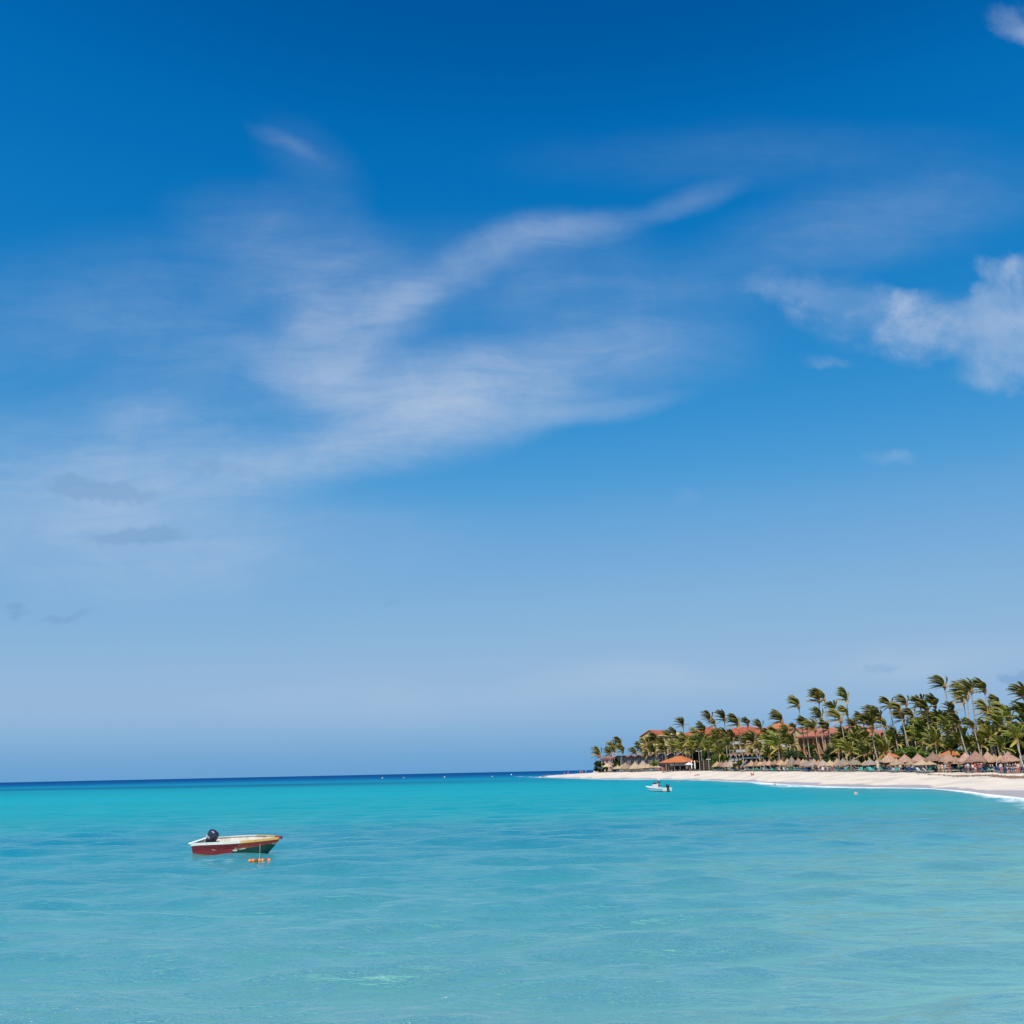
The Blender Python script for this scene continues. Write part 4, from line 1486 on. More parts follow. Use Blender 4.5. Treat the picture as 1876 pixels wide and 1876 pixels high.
TH = {k: [thatch_unit(s_ + 5, M['thatch_' + k]) for s_ in range(3)] for k in ('pink', 'grey', 'straw', 'tan', 'dark')}
pm = MB()
pm.tube([(0, 0, -.3), (0, 0, 1)], [.075, .06], 7)
POLE = pm.mesh('pole', M['pole'])
cm = MB()
cm.lathe([(.09, -.1), (.12, 0), (.05, .1), (.02, .28)], 8)
CAP = {k: cm.mesh('cap', M['thatch_' + k]) for k in ('pink', 'grey', 'straw', 'tan', 'dark')}
UMB = [
    # x, peak y, eave y, half width, kind, metres behind (+) / before (-) the line
    (1112.5, 1397.5, 1404.5, 7, 'straw', 16), (1131.5, 1401, 1410, 7.5, 'straw', 1), (1140, 1400, 1409.5, 6, 'straw', 6), (1146, 1396, 1410, 8.5, 'straw', 2), (1156, 1402, 1410.5, 6, 'tan', 3),
    (1163.5, 1395, 1411, 9, 'straw', 1), (1178, 1393, 1403, 8, 'grey', 12), (1177, 1398, 1410.5, 9, 'straw', 1), (1187.5, 1399, 1409, 6.5, 'straw', 3),
    (1194, 1402, 1408.5, 5.5, 'tan', 5), (1200, 1403.5, 1409, 5, 'straw', 8), (1206, 1403, 1409, 5, 'straw', 10),
    (1314, 1394, 1403.5, 8, 'tan', 2), (1322, 1394, 1403, 7, 'pink', 4), (1330.5, 1392.8, 1403.8, 8, 'pink', 2), (1338.5, 1391, 1403.5, 9, 'grey', 5),
    (1347, 1395, 1404.5, 8, 'straw', 1), (1355.5, 1392.8, 1404, 8, 'tan', 3), (1367.5, 1391.5, 1403.5, 9, 'grey', 2), (1377, 1392, 1402.5, 7, 'pink', 3), (1386.5, 1391.5, 1402, 7, 'tan', 2),
    (1395, 1391.3, 1401, 7, 'tan', 4), (1402, 1392, 1401, 6, 'pink', 2), (1409.5, 1392, 1400.5, 7, 'pink', 3), (1420, 1391, 1400.2, 7, 'tan', 2), (1431.5, 1391, 1400.2, 7, 'tan', 3),
    (1443, 1389, 1400.5, 7, 'tan', 5), (1451, 1384.5, 1401.5, 9, 'grey', 2), (1463, 1388, 1399.5, 8, 'pink', 4), (1472, 1390, 1399.5, 6.5, 'tan', 6), (1477, 1391, 1403.5, 10, 'grey', 0),
    (1491.5, 1389.5, 1403.8, 10, 'grey', 2), (1508.5, 1392, 1403, 9, 'grey', 3), (1521, 1391.5, 1402.5, 8, 'straw', 1), (1534.5, 1388.5, 1403, 9, 'straw', 5), (1545.5, 1388, 1403.5, 10, 'grey', 1),
    (1556, 1394, 1403, 7, 'tan', 3), (1566, 1386.3, 1400.5, 11, 'grey', 2), (1576, 1383.5, 1399, 11, 'dark', 9), (1594.5, 1389.5, 1401, 11, 'grey', 1), (1607, 1391, 1401.5, 8, 'grey', 4),
    (1615, 1394, 1402.5, 8, 'straw', 1), (1629.5, 1380, 1394.5, 13, 'pink', 3), (1643, 1389.5, 1402.5, 11, 'straw', -2), (1659, 1381, 1395, 12, 'pink', 3), (1668, 1394.5, 1403, 9, 'straw', -2),
    (1683.5, 1380, 1394.5, 13, 'pink', 2), (1689, 1391.5, 1404, 12, 'straw', -3), (1711, 1377, 1393.5, 14, 'pink', 1), (1724, 1378.5, 1393.5, 11, 'tan', 4), (1738, 1378, 1394, 13, 'pink', 1),
    (1703, 1394, 1403.5, 10, 'straw', -3), (1728, 1394, 1402.5, 9, 'straw', 3), (1752, 1385, 1395, 9, 'pink', 4), (1753, 1393, 1403, 11, 'straw', 2), (1771, 1377, 1394.5, 13, 'pink', 1),
    (1789.5, 1374.5, 1394.5, 16, 'pink', -1), (1811.5, 1375.5, 1394.5, 13, 'pink', 2), (1823, 1381, 1394.5, 9, 'tan', 4), (1836, 1379, 1394, 9, 'tan', 3), (1849.5, 1376, 1393.5, 15, 'pink', 0),
    (1777, 1393, 1403, 10, 'straw', 3), (1716, 1393, 1403, 9, 'straw', 4), (1741, 1393, 1403, 9, 'straw', 4), (1765, 1394, 1403, 9, 'tan', 4), (1788, 1394, 1403, 9, 'straw', 4), (1656, 1394, 1403, 8, 'tan', 2), (1676, 1394, 1403, 8, 'tan', 3), (1621, 1393, 1402.5, 8, 'tan', 3), (1586, 1393, 1402, 7, 'tan', 5), (1500, 1392, 1403, 8, 'tan', 4), (1484, 1392, 1402.5, 7, 'tan', 5), (1361, 1393, 1403, 7, 'tan', 4), (1426, 1392, 1400.5, 6, 'pink', 5), (1800, 1396, 1402.5, 8, 'straw', 3), (1816, 1394.5, 1402, 8, 'tan', 3), (1884, 1378, 1392, 15, 'dark', 5), (1905, 1380, 1394, 14, 'pink', 2),
]
ulist = []
for i, (x, yp, ye, hw, kind, dd) in enumerate(UMB):
    D = D0(x) + dd
    b_ = onground(x, 1400, D)
    zp = zat(x, yp, D, b_.z)
    ze_ = max(1.5, zat(x, ye, D, b_.z))
    r = hw * D / 1996.0 * 1.38
    rt = empty('thatched_umbrella', b_)
    k2 = random.Random(i)
    place('thatch', TH[kind][i % 3], rt, (0, 0, ze_), (R(k2.uniform(-3, 3)), R(k2.uniform(-3, 3)), k2.uniform(0, 6)), (r, r, (zp - ze_) * .93))
    place('pole', POLE, rt, (0, 0, 0), (0, 0, 0), (1.1, 1.1, ze_ + (zp - ze_) * .6))
    place('cap', CAP[kind], rt, (0, 0, ze_ + (zp - ze_) * .93), (0, 0, 0), (1, 1, .8))
    ulist.append((x, kind, rt, D))
KN = {'pink': 'reddish thatched umbrella', 'grey': 'grey weathered thatched umbrella', 'straw': 'straw-yellow thatched umbrella', 'tan': 'tan thatched umbrella', 'dark': 'dark thatched umbrella'}
UZ = [(1208, 'left of the gazebo'), (1441, 'before the zigzag pavilion'), (1560, 'before the orange hotel'), (1700, 'before the bright hedge'), (3000, 'in the right end of the row')]
for kind in KN:
    for zi, (zx, zt) in enumerate(UZ):
        lo_ = UZ[zi - 1][0] if zi else 0
        g_ = sorted([q for q in ulist if q[1] == kind and lo_ <= q[0] < zx], key=lambda q: q[0])
        for i, q in enumerate(g_):
            lab = ('the only %s %s' % (KN[kind], zt)) if len(g_) == 1 else '%s %s from left %s' % (ordn(i), KN[kind], zt)
            tag(q[2], lab, 'beach umbrella', 'thatched umbrellas along the top of the beach')


# ------------------------------------------------------------------ loungers
def lounger_parts(col):
    fr = MB()
    for (x, y) in ((-.28, -.8), (.28, -.8), (-.28, .55), (.28, .55)):
        fr.box(x - .03, x + .03, y - .03, y + .03, 0, .3)
    fr.box(-.33, -.27, -.95, .95, .30, .36)
    fr.box(.27, .33, -.95, .95, .30, .36)
    st = MB()
    st.box(-.31, .31, -.95, .32, .364, .44)
    bk_ = MB()
    for k in range(6):
        t0, t1 = k / 6, (k + 1) / 6
        y0, z0 = .34 + .62 * t0, .40 + .60 * t0
        y1, z1 = .34 + .62 * t1, .40 + .60 * t1
        bk_.add([(-.31, y0, z0), (.31, y0, z0), (.31, y1, z1), (-.31, y1, z1), (-.31, y0 + .06, z0 - .05), (.31, y0 + .06, z0 - .05), (.31, y1 + .06, z1 - .05), (-.31, y1 + .06, z1 - .05)],
                [(0, 1, 2, 3), (4, 7, 6, 5), (0, 3, 7, 4), (1, 5, 6, 2)])
    return fr.mesh('frame', plain((.30, .30, .29))), st.mesh('seat', plain(col)), bk_.mesh('backrest', plain(col))


LC = {'teal': (.03, .24, .21), 'navy': (.02, .045, .13), 'blue': (.012, .075, .22), 'white': (.45, .44, .42), 'green': (.03, .18, .11), 'magenta': (.62, .02, .12), 'grey': (.28, .29, .31), 'turquoise': (.06, .45, .38)}
LM = {k: lounger_parts(v_) for k, v_ in LC.items()}
lng = []


def lounger(x, D, col, rz, z=0, tilt=0):
    b_ = onground(x, 1412, D)
    b_.z += z + .02
    rt = empty('beach_lounger', b_, rz)
    a, c_, d_ = LM[col]
    place('frame', a, rt)
    place('seat', c_, rt)
    place('backrest', d_, rt)
    lng.append((x, col, rt))


rg = random.Random(31)
pal_l = ['navy', 'teal', 'blue', 'white', 'grey', 'teal', 'white']
pal_m = ['green', 'teal', 'blue', 'white', 'grey', 'green', 'navy']
pal_r = ['navy', 'blue', 'teal', 'grey', 'white', 'green', 'navy']
for i, (x, yp, ye, hw, kind, dd) in enumerate(UMB):
    if x < 1120 or x > 1895:
        continue
    pal = pal_l if x < 1210 else (pal_m if x < 1560 else pal_r)
    k_ = 3 if x > 1300 else 2
    for j in range(k_):
        lounger(x + rg.uniform(-hw, hw) * .8, D0(x) + dd - rg.uniform(.8, 2.6), pal[(i * 2 + j) % 7], rg.choice([rg.uniform(-.5, .5), rg.uniform(-1.6, -.7), rg.uniform(.7, 1.6)]))
for x, col, rz in [(1129, 'blue', .9), (1131.5, 'blue', .2), (1478, 'blue', .3), (1482, 'navy', -.3), (1474, 'navy', .8), (1581, 'turquoise', .9), (1583, 'turquoise', .2),
                   (1597, 'turquoise', .1), (1600, 'turquoise', .9), (1508, 'magenta', 1.4), (1519, 'magenta', -1.4), (1514, 'white', -1.4), (1534, 'white', -1.4), (1547, 'teal', -1.5), (1553, 'teal', 1.5),
                   (1846, 'navy', .5), (1852, 'navy', .2), (1858, 'navy', -.4), (1838, 'blue', .8), (1666, 'teal', .6), (1694, 'blue', .4), (1688, 'navy', 1.2)]:
    lounger(x, D0(x) - 2.2, col, rz)
for col in LC:
    g_ = sorted([q for q in lng if q[1] == col], key=lambda q: q[0])
    cut = [0, 1210, 1441, 1560, 1700, 4000]
    nm_ = ['left of the gazebo', 'before the zigzag pavilion', 'before the orange hotel', 'before the bright hedge', 'at the right end']
    for z_ in range(5):
        gg = [q for q in g_ if cut[z_] <= q[0] < cut[z_ + 1]]
        for i, q in enumerate(gg):
            tag(q[2], '%s%s lounger%s under thatched umbrellas %s' % ('' if len(gg) == 1 else ordn(i) + ' ', col, ' from left' if len(gg) > 1 else '', nm_[z_]), 'lounger', 'beach loungers under the umbrellas')


# ------------------------------------------------------------------ people
def skin_mesh(name, pts, edges, rad, mat, sub=1):
    me = bpy.data.meshes.new(name + '_cage')
    me.from_pydata([tuple(p) for p in pts], edges, [])
    ob = bpy.data.objects.new(name + '_cage', me)
    COL.objects.link(ob)
    md = ob.modifiers.new('skin', 'SKIN')
    md.use_smooth_shade = True
    for i, v_ in enumerate(me.skin_vertices[0].data):
        r = rad[i]
        v_.radius = r if isinstance(r, tuple) else (r, r)
        v_.use_root = (i == 0)
    ob.modifiers.new('sub', 'SUBSURF').levels = sub
    dg = C.evaluated_depsgraph_get()
    dg.update()
    out_ = bpy.data.meshes.new_from_object(ob.evaluated_get(dg))
    out_.name = name
    out_.materials.clear()
    if mat:
        out_.materials.append(mat)
    bpy.data.objects.remove(ob)
    bpy.data.meshes.remove(me)
    return out_


def skeleton(pose):
    P = {}
    P['pel'] = Vector((0, 0, .95))
    P['spi'] = Vector((0, 0, 1.12))
    P['che'] = Vector((0, 0, 1.32))
    P['nec'] = Vector((0, .01, 1.47))
    P['hd0'] = Vector((0, 0, 1.56))
    P['hd1'] = Vector((0, -.01, 1.66))
    for s_, k in ((-1, 'L'), (1, 'R')):
        P['sho' + k] = Vector((s_ * .18, 0, 1.40))
        P['elb' + k] = Vector((s_ * .25, .03, 1.14))
        P['wri' + k] = Vector((s_ * .25, -.06, .90))
        P['hip' + k] = Vector((s_ * .10, 0, .88))
        P['kne' + k] = Vector((s_ * .11, -.02, .50))
        P['ank' + k] = Vector((s_ * .11, .03, .09))
        P['toe' + k] = Vector((s_ * .13, -.14, .035))
    if pose == 'walk':
        P['kneL'] = Vector((-.1, -.20, .52)); P['ankL'] = Vector((-.1, -.27, .09)); P['toeL'] = Vector((-.1, -.43, .05))
        P['kneR'] = Vector((.1, .06, .50)); P['ankR'] = Vector((.1, .28, .14)); P['toeR'] = Vector((.1, .17, .04))
        P['elbL'] = Vector((-.24, .14, 1.16)); P['wriL'] = Vector((-.24, .16, .92))
        P['elbR'] = Vector((.24, -.06, 1.15)); P['wriR'] = Vector((.23, -.24, .98))
    if pose == 'hip':
        P['elbL'] = Vector((-.36, .06, 1.18)); P['wriL'] = Vector((-.19, -.08, 1.02))
        P['kneR'] = Vector((.14, -.05, .50)); P['ankR'] = Vector((.17, -.02, .09)); P['toeR'] = Vector((.22, -.18, .035))
    if pose == 'steer':
        P['elbL'] = Vector((-.25, -.12, 1.18)); P['wriL'] = Vector((-.20, -.34, 1.22))
        P['elbR'] = Vector((.25, -.12, 1.18)); P['wriR'] = Vector((.20, -.34, 1.20))
    if pose == 'sit':
        dz = -.83
        for k in list(P):
            if k[:3] in ('pel', 'spi', 'che', 'nec', 'hd0', 'hd1', 'sho', 'elb', 'wri', 'hip'):
                P[k] = P[k] + Vector((0, 0, dz))
        for k in ('che', 'nec', 'hd0', 'hd1', 'shoL', 'shoR'):
            P[k].y += .05
        for s_, k in ((-1, 'L'), (1, 'R')):
            P['kne' + k] = Vector((s_ * .14, -.40, .42))
            P['ank' + k] = Vector((s_ * .13, -.62, .08))
            P['toe' + k] = Vector((s_ * .14, -.78, .04))
            P['elb' + k] = Vector((s_ * .25, -.14, .36))
            P['wri' + k] = Vector((s_ * .17, -.34, .40))
    return P


RADS = dict(pel=(.135, .105), spi=(.12, .09), che=(.145, .105), nec=.055, hd0=(.068, .075), hd1=(.078, .092),
            sho=.062, elb=.042, wri=.028, hip=.09, kne=.056, ank=.036, toe=.03)
LINKS = [('pel', 'spi'), ('spi', 'che'), ('che', 'nec'), ('nec', 'hd0'), ('hd0', 'hd1')]
for k in 'LR':
    LINKS += [('che', 'sho' + k), ('sho' + k, 'elb' + k), ('elb' + k, 'wri' + k), ('pel', 'hip' + k), ('hip' + k, 'kne' + k), ('kne' + k, 'ank' + k), ('ank' + k, 'toe' + k)]


def rad_of(k):
    return RADS[k] if k in RADS else RADS[k[:3]]


def body_mesh(pose, mat):
    P = skeleton(pose)
    names = ['pel'] + [k for k in P if k != 'pel']
    pts = [P[k] for k in names]
    rad = [rad_of(k) for k in names]
    ix = {k: i for i, k in enumerate(names)}
    ed = [(ix[a], ix[b_]) for a, b_ in LINKS]
    # nose
    pts.append(P['hd0'] + Vector((0, -.095, .045))); rad.append(.014); ed.append((ix['hd0'], len(pts) - 1))
    for s_, k in ((-1, 'L'), (1, 'R')):
        e, w = P['elb' + k], P['wri' + k]
        d = (w - e).normalized()
        side = Vector((0, 1, 0)) if abs(d.y) < .8 else Vector((0, 0, 1))
        side = (side - d * side.dot(d)).normalized()
        pts.append(w + d * .06); rad.append((.030, .018)); ip = len(pts) - 1
        ed.append((ix['wri' + k], ip))
        cv = Vector((-s_, 0, 0))
        for j, (o_, L_) in enumerate(((-.030, .070), (-.010, .080), (.010, .075), (.030, .058))):
            a = w + d * .10 + side * o_
            pts.append(a); rad.append(.0095); i0 = len(pts) - 1
            ed.append((ip, i0))
            pts.append(a + d * L_ * .55 + cv * .008); rad.append(.0085)
            ed.append((i0, len(pts) - 1))
            pts.append(a + d * L_ + cv * .026); rad.append(.007)
            ed.append((len(pts) - 2, len(pts) - 1))
        pts.append(w + d * .045 - side * .045); rad.append(.011)
        ed.append((ip, len(pts) - 1))
        pts.append(w + d * .085 - side * .06 + cv * .015); rad.append(.009)
        ed.append((len(pts) - 2, len(pts) - 1))
    return skin_mesh('body', pts, ed, rad, mat)


def garment(pose, kind, mat):
    P = skeleton(pose)
    if kind == 'shirt':
        ks = ['che', 'spi', 'pel2', 'shoL', 'shoR', 'uaL', 'uaR', 'col']
        P['pel2'] = P['pel'].lerp(P['spi'], .25)
        P['uaL'] = P['shoL'].lerp(P['elbL'], .8)
        P['uaR'] = P['shoR'].lerp(P['elbR'], .8)
        P['col'] = P['che'].lerp(P['nec'], .5)
        rd = [(.165, .122), (.145, .112), (.158, .122), .078, .078, .066, .066, .075]
        ed = [(0, 1), (1, 2), (0, 3), (0, 4), (3, 5), (4, 6), (0, 7)]
    elif kind == 'shorts':
        ks = ['pel', 'w', 'hipL', 'hipR', 'tL', 'tR']
        P['w'] = P['pel'].lerp(P['spi'], .35)
        P['tL'] = P['hipL'].lerp(P['kneL'], .75)
        P['tR'] = P['hipR'].lerp(P['kneR'], .75)
        rd = [(.150, .118), (.138, .108), .105, .105, .088, .088]
        ed = [(0, 1), (0, 2), (0, 3), (2, 4), (3, 5)]
    elif kind == 'briefs':
        ks = ['pel', 'w', 'hL', 'hR']
        P['w'] = P['pel'].lerp(P['spi'], .15)
        P['hL'] = P['hipL'].lerp(P['kneL'], .08)
        P['hR'] = P['hipR'].lerp(P['kneR'], .08)
        rd = [(.146, .115), (.140, .110), .100, .100]
        ed = [(0, 1), (0, 2), (0, 3)]
    elif kind == 'top':
        ks = ['che', 'c2']
        P['c2'] = P['che'].lerp(P['spi'], .4)
        rd = [(.155, .118), (.148, .112)]
        ed = [(0, 1)]
    return skin_mesh(kind, [P[k] for k in ks], ed, rd, mat)


def hair_mesh(pose, mat, cap=False):
    P = skeleton(pose)
    c_ = (P['hd0'] + P['hd1']) / 2
    mb = MB()
    mb.ell((c_.x, c_.y + .018, c_.z + .038), (.094, .104, .10), 14, 9)
    # clear the face
    keep = [i for i, p in enumerate(mb.v)]
    mb.v = [(x, max(y, c_.y - .062) if z < c_.z + .05 else y, max(z, c_.z - (.08 if y > c_.y else -.03))) for x, y, z in mb.v]
    if cap:
        mb.box(c_.x - .07, c_.x + .07, c_.y - .20, c_.y - .07, c_.z + .055, c_.z + .07)
    return mb.mesh('cap' if cap else 'hair', mat)


SKIN = {'tan': plain((.50, .27, .17)), 'brown': plain((.24, .12, .075)), 'pale': plain((.68, .42, .31)), 'red': plain((.60, .26, .16))}
_cache = {}


def cget(f, *a):
    k = (f.__name__,) + tuple(x.name if hasattr(x, 'name') else x for x in a)
    if k not in _cache:
        _cache[k] = f(*a)
    return _cache[k]


def person(loc, rz, label, skin='tan', pose='stand', parts=(), hair=(.03, .02, .015), h=1.72, cap=None, group='people on the beach'):
    rt = empty('person', loc, rz)
    k = h / 1.72
    rt.scale = (k, k, k)
    place('body', cget(body_mesh, pose, SKIN[skin]), rt)
    for kind, col in parts:
        place(kind, cget(garment, pose, kind, plain(col)), rt)
    if cap:
        place('cap', cget(hair_mesh, pose, plain(cap), True), rt)
    else:
        place('hair', cget(hair_mesh, pose, plain(hair)), rt)
    tag(rt, label, 'person', group)
    return rt


def stand_at(px, feet_py, D=None):
    """the point of the sand that shows at this pixel: march the ray until it meets the ground"""
    d = ray(px, feet_py)
    best = None
    for Y in np.arange(60, 700, .5):
        p = at(px, feet_py, float(Y))
        if p.z <= groundz(p.x, p.y) + .02 and groundz(p.x, p.y) > 0:
            p.z = groundz(p.x, p.y)
            return p
    D = D or D0(px)
    return onground(px, feet_py, D)


NAVY, WHT, RED, LBL = (.015, .022, .06), (.75, .75, .73), (.62, .02, .05), (.25, .42, .65)
BLK, ORG, PNK, TEA, GRN, GRY = (.015, .015, .018), (.70, .10, .04), (.55, .08, .12), (.05, .40, .38), (.10, .35, .10), (.35, .36, .40)
PEO = [
    # px, metres in front of the umbrella line, facing, label, skin, pose, parts
    (1720.5, 4.0, .4, 'tanned woman in dark swimsuit by the second reddish umbrella at right', 'tan', 'stand', (('briefs', BLK), ('top', BLK))),
    (1727, 4.4, -.3, 'bare chested man in tan shorts beside woman in dark swimsuit', 'pale', 'hip', (('shorts', (.40, .26, .15)),)),
    (1733, 4.8, .1, 'person in light blue shirt and navy shorts on the sand', 'pale', 'stand', (('shirt', LBL), ('shorts', NAVY))),
    (1738, 4.6, -.5, 'person in navy shirt and brown shorts beside light blue shirt', 'tan', 'hip', (('shirt', NAVY), ('shorts', (.20, .08, .05)))),
    (1742, 4.0, .9, 'person in brown shirt at right of the light blue shirt group', 'brown', 'stand', (('shirt', (.22, .09, .06)), ('shorts', BLK))),
    (1770.5, 3.6, .3, 'dark haired person in grey shirt, left of the red shirts', 'brown', 'stand', (('shirt', GRY), ('shorts', BLK))),
    (1774.5, 4.0, -.2, 'person in white shirt and reddish shorts, left of the red shirts', 'tan', 'walk', (('shirt', (.55, .57, .66)), ('shorts', (.35, .09, .08)))),
    (1781, 3.8, .5, 'person in black top and navy shorts between white and red shirts', 'brown', 'hip', (('shirt', BLK), ('shorts', NAVY))),
    (1783.5, 4.4, -.6, 'person in white top just left of the bright red shirt', 'tan', 'stand', (('shirt', WHT), ('shorts', NAVY))),
    (1787.5, 4.0, .2, 'person in bright red shirt and pale shorts', 'tan', 'stand', (('shirt', RED), ('shorts', (.55, .50, .48)))),
    (1792, 3.4, 1.2, 'person in dark green shirt between the two red shirts', 'brown', 'stand', (('shirt', (.05, .08, .05)), ('shorts', BLK))),
    (1796, 4.0, -.4, 'person in rose red shirt and black shorts, right of bright red shirt', 'brown', 'stand', (('shirt', PNK), ('shorts', BLK))),
    (1835, 4.4, .2, 'person in pale top and orange-red shorts under the rightmost umbrellas', 'tan', 'hip', (('shirt', (.60, .52, .60)), ('shorts', ORG))),
    (1847, 4.4, .3, 'leftmost of the navy clad people under the last umbrella', 'pale', 'stand', (('shirt', NAVY), ('shorts', NAVY))),
    (1851.5, 4.0, -.3, 'second from left of the navy clad people under last umbrella', 'tan', 'hip', (('shirt', (.02, .03, .09)), ('shorts', BLK))),
    (1857, 4.4, .8, 'third from left of the navy clad people under last umbrella', 'tan', 'stand', (('shirt', (.04, .07, .20)), ('shorts', NAVY))),
    (1862, 4.0, -.8, 'rightmost of the navy clad people under the last umbrella', 'pale', 'stand', (('shirt', NAVY), ('shorts', (.10, .10, .12)))),
    (1866.5, 4.4, .1, 'person in pale vest and red shorts at the right edge', 'red', 'stand', (('shirt', (.6, .58, .55)), ('shorts', (.55, .05, .06)))),
    (1609.5, 3.0, .2, 'white haired person in pale shirt and teal shorts', 'pale', 'stand', (('shirt', (.6, .58, .55)), ('shorts', TEA))),
    (1636.5, 3.0, -.3, 'person in green shirt before the left reddish umbrella', 'tan', 'stand', (('shirt', GRN), ('shorts', (.5, .52, .45)))),
    (1650.5, 3.2, .7, 'person in white shirt between green shirt and bright hedge', 'tan', 'walk', (('shirt', WHT), ('shorts', NAVY))),
    (1683, 3.2, .2, 'person in teal top below the bright hedge', 'tan', 'stand', (('shirt', TEA), ('shorts', (.1, .2, .3)))),
    (1687, 3.0, -.2, 'person in pink top beside the teal top', 'pale', 'stand', (('shirt', (.65, .30, .30)), ('shorts', GRY))),
    (1500.5, 3.0, .3, 'person in white shirt left of the magenta loungers', 'tan', 'stand', (('shirt', WHT), ('shorts', (.25, .2, .15)))),
    (1425.5, 2.6, .3, 'person in brown shirt before the zigzag pavilion umbrellas', 'brown', 'stand', (('shirt', (.26, .07, .03)), ('shorts', (.3, .05, .04)))),
    (1358.5, 2.0, -.3, 'tanned bather in tan shorts under grey umbrellas, left part', 'red', 'stand', (('shorts', (.45, .25, .14)),)),
    (1155, 2.0, .2, 'bather in pink swimwear under the straw umbrellas', 'pale', 'stand', (('briefs', (.6, .2, .2)), ('top', (.6, .2, .2)))),
    (1174, 2.0, -.2, 'bather in red shorts under the straw umbrellas', 'pale', 'stand', (('shorts', (.5, .08, .08)),)),
    (1207, 2.4, .2, 'leftmost person in red beside the gazebo', 'tan', 'stand', (('shirt', (.62, .05, .10)), ('shorts', (.55, .05, .07)))),
    (1213, 2.6, .3, 'left one of two people in orange beside the gazebo', 'tan', 'hip', (('shirt', (.72, .16, .05)), ('shorts', (.70, .14, .05)))),
    (1216, 2.2, -.4, 'right one of two people in orange beside the gazebo', 'tan', 'stand', (('shirt', (.66, .12, .05)), ('shorts', (.62, .12, .05)))),
    (1225, 2.2, .2, 'person in rose pink at the front of the gazebo', 'tan', 'stand', (('shirt', (.62, .12, .14)), ('shorts', (.55, .10, .12)))),
]
for (x, dd, rz, lab, sk, po, pr) in PEO:
    p = onground(x, 1412, D0(x) - dd)
    hr = (.7, .68, .62) if 'white haired' in lab else (.03, .02, .015)
    person(p, rz, lab, sk, po, pr, hr, 1.74 + .1 * math.sin(x))
for (x, y, hh, lab, sk, po, pr, rz) in [
    (1264.5, 1417.2, 1.75, 'walker in dark shorts alone on the sand before the gazebo', 'red', 'walk', (('shorts', (.10, .05, .05)),), 1.2),
    (1033.7, 1420.2, 1.7, 'leftmost walker on the far sand spit', 'red', 'walk', (('shorts', (.3, .1, .1)),), 1.4),
    (1041, 1418.6, 1.75, 'second walker from left on the far sand spit', 'pale', 'walk', (('shorts', (.5, .2, .15)),), -1.4),
    (1063, 1416.6, 1.75, 'walker in red, left of the trio on the spit', 'red', 'stand', (('shirt', (.65, .12, .10)), ('shorts', (.6, .12, .1))), .3),
    (1066.7, 1416.6, 1.7, 'middle walker of the trio on the spit', 'red', 'walk', (('shorts', (.6, .25, .2)),), 1.1),
    (1073.5, 1416.2, 1.7, 'right walker of the trio on the spit, in grey blue', 'tan', 'stand', (('shirt', (.3, .4, .55)), ('shorts', GRY)), .5),
    (1108.5, 1415.5, 1.6, 'person in pale green by the dark bush on the headland', 'pale', 'stand', (('shirt', (.55, .62, .50)), ('shorts', WHT)), .2),
]:
    p = stand_at(x, y)
    person(p, rz, lab, sk, po, pr, (.05, .03, .02), hh)
p = stand_at(1376.5, 1420.5)
person(p, .9, 'person in orange-red sitting on the sand near the water', 'red', 'sit', (('shirt', (.60, .09, .04)), ('shorts', (.6, .15, .05))), (.2, .08, .04), 1.75)
p = stand_at(1380.5, 1420.3)
person(p, -.8, 'tanned person sitting beside the one in orange-red', 'tan', 'sit', (('shorts', (.5, .2, .1)),), (.12, .06, .03), 1.7)

# bathers: standing on the sea bed with head and shoulders out of the water
for (x, y, up, lab, sk, hc) in [
    (1143, 1427.6, .45, 'dark head of a bather near the far straw umbrellas', 'brown', (.02, .015, .01)),
    (1207.5, 1432, .35, 'dark head of a bather behind the white motorboat', 'brown', (.02, .015, .01)),
    (1242.5, 1432.6, .55, 'bather with dark hair right of the white motorboat', 'tan', (.015, .012, .02)),
    (1419.5, 1438.5, .62, 'bather with brown hair and bare shoulders near the foam', 'pale', (.05, .02, .01)),
    (1568, 1455, .50, 'brown haired swimmer nearest the camera at right', 'pale', (.16, .06, .02)),
]:
    p = gnd(x, y)
    p.z = up - 1.74
    person(p, rng.uniform(-.8, .8), lab, sk, 'stand', (('shorts', NAVY),), hc, 1.72, group='bathers in the water')

# ------------------------------------------------------------------ small things on sand and water
# driftwood
p = stand_at(1278, 1420.6)
rt = MB()
rt.tube([(-1.3, -1.2, .06), (-.3, -.2, .16), (.5, .5, .14), (1.5, 1.6, .22)], [.10, .14, .13, .07], 7)
rt.tube([(.4, .4, .14), (.6, .9, .5)], [.06, .02], 5)
o = rt.build('driftwood_log', pmat('driftwood', (.25, .15, .10), .8, .3, 3), None, p)
tag(o, 'brown driftwood log lying on the sand right of the lone walker', 'driftwood')
# rocks on the tip of the spit
p = stand_at(1000, 1422.0)
rr_ = random.Random(5)
for k in range(7):
    g = MB()
    s_ = rr_.uniform(.5, 1.1)
    g.ell((0, 0, 0), (s_, s_ * .8, s_ * .55), 9, 6)
    g.v = [(x * (1 + .18 * noise.noise(Vector((x, y, z)) * 2)), y * (1 + .18 * noise.noise(Vector((y, z, x)) * 2)), z * (1 + .2 * noise.noise(Vector((z, x, y)) * 2))) for x, y, z in g.v]
    xx, yy = p.x + (k - 3) * .62 + rr_.uniform(-.2, .2), p.y + rr_.uniform(-1, 1.5)
    o = g.build('rock', pmat('beach rock', (.20, .17, .13), .9, .3, 1.5), None, (xx, yy, max(.05, groundz(xx, yy)) + .1))
    tag(o, '%s dark rock from left on the tip of the sand spit' % ordn(k), 'rock', 'rocks on the tip of the sand spit')
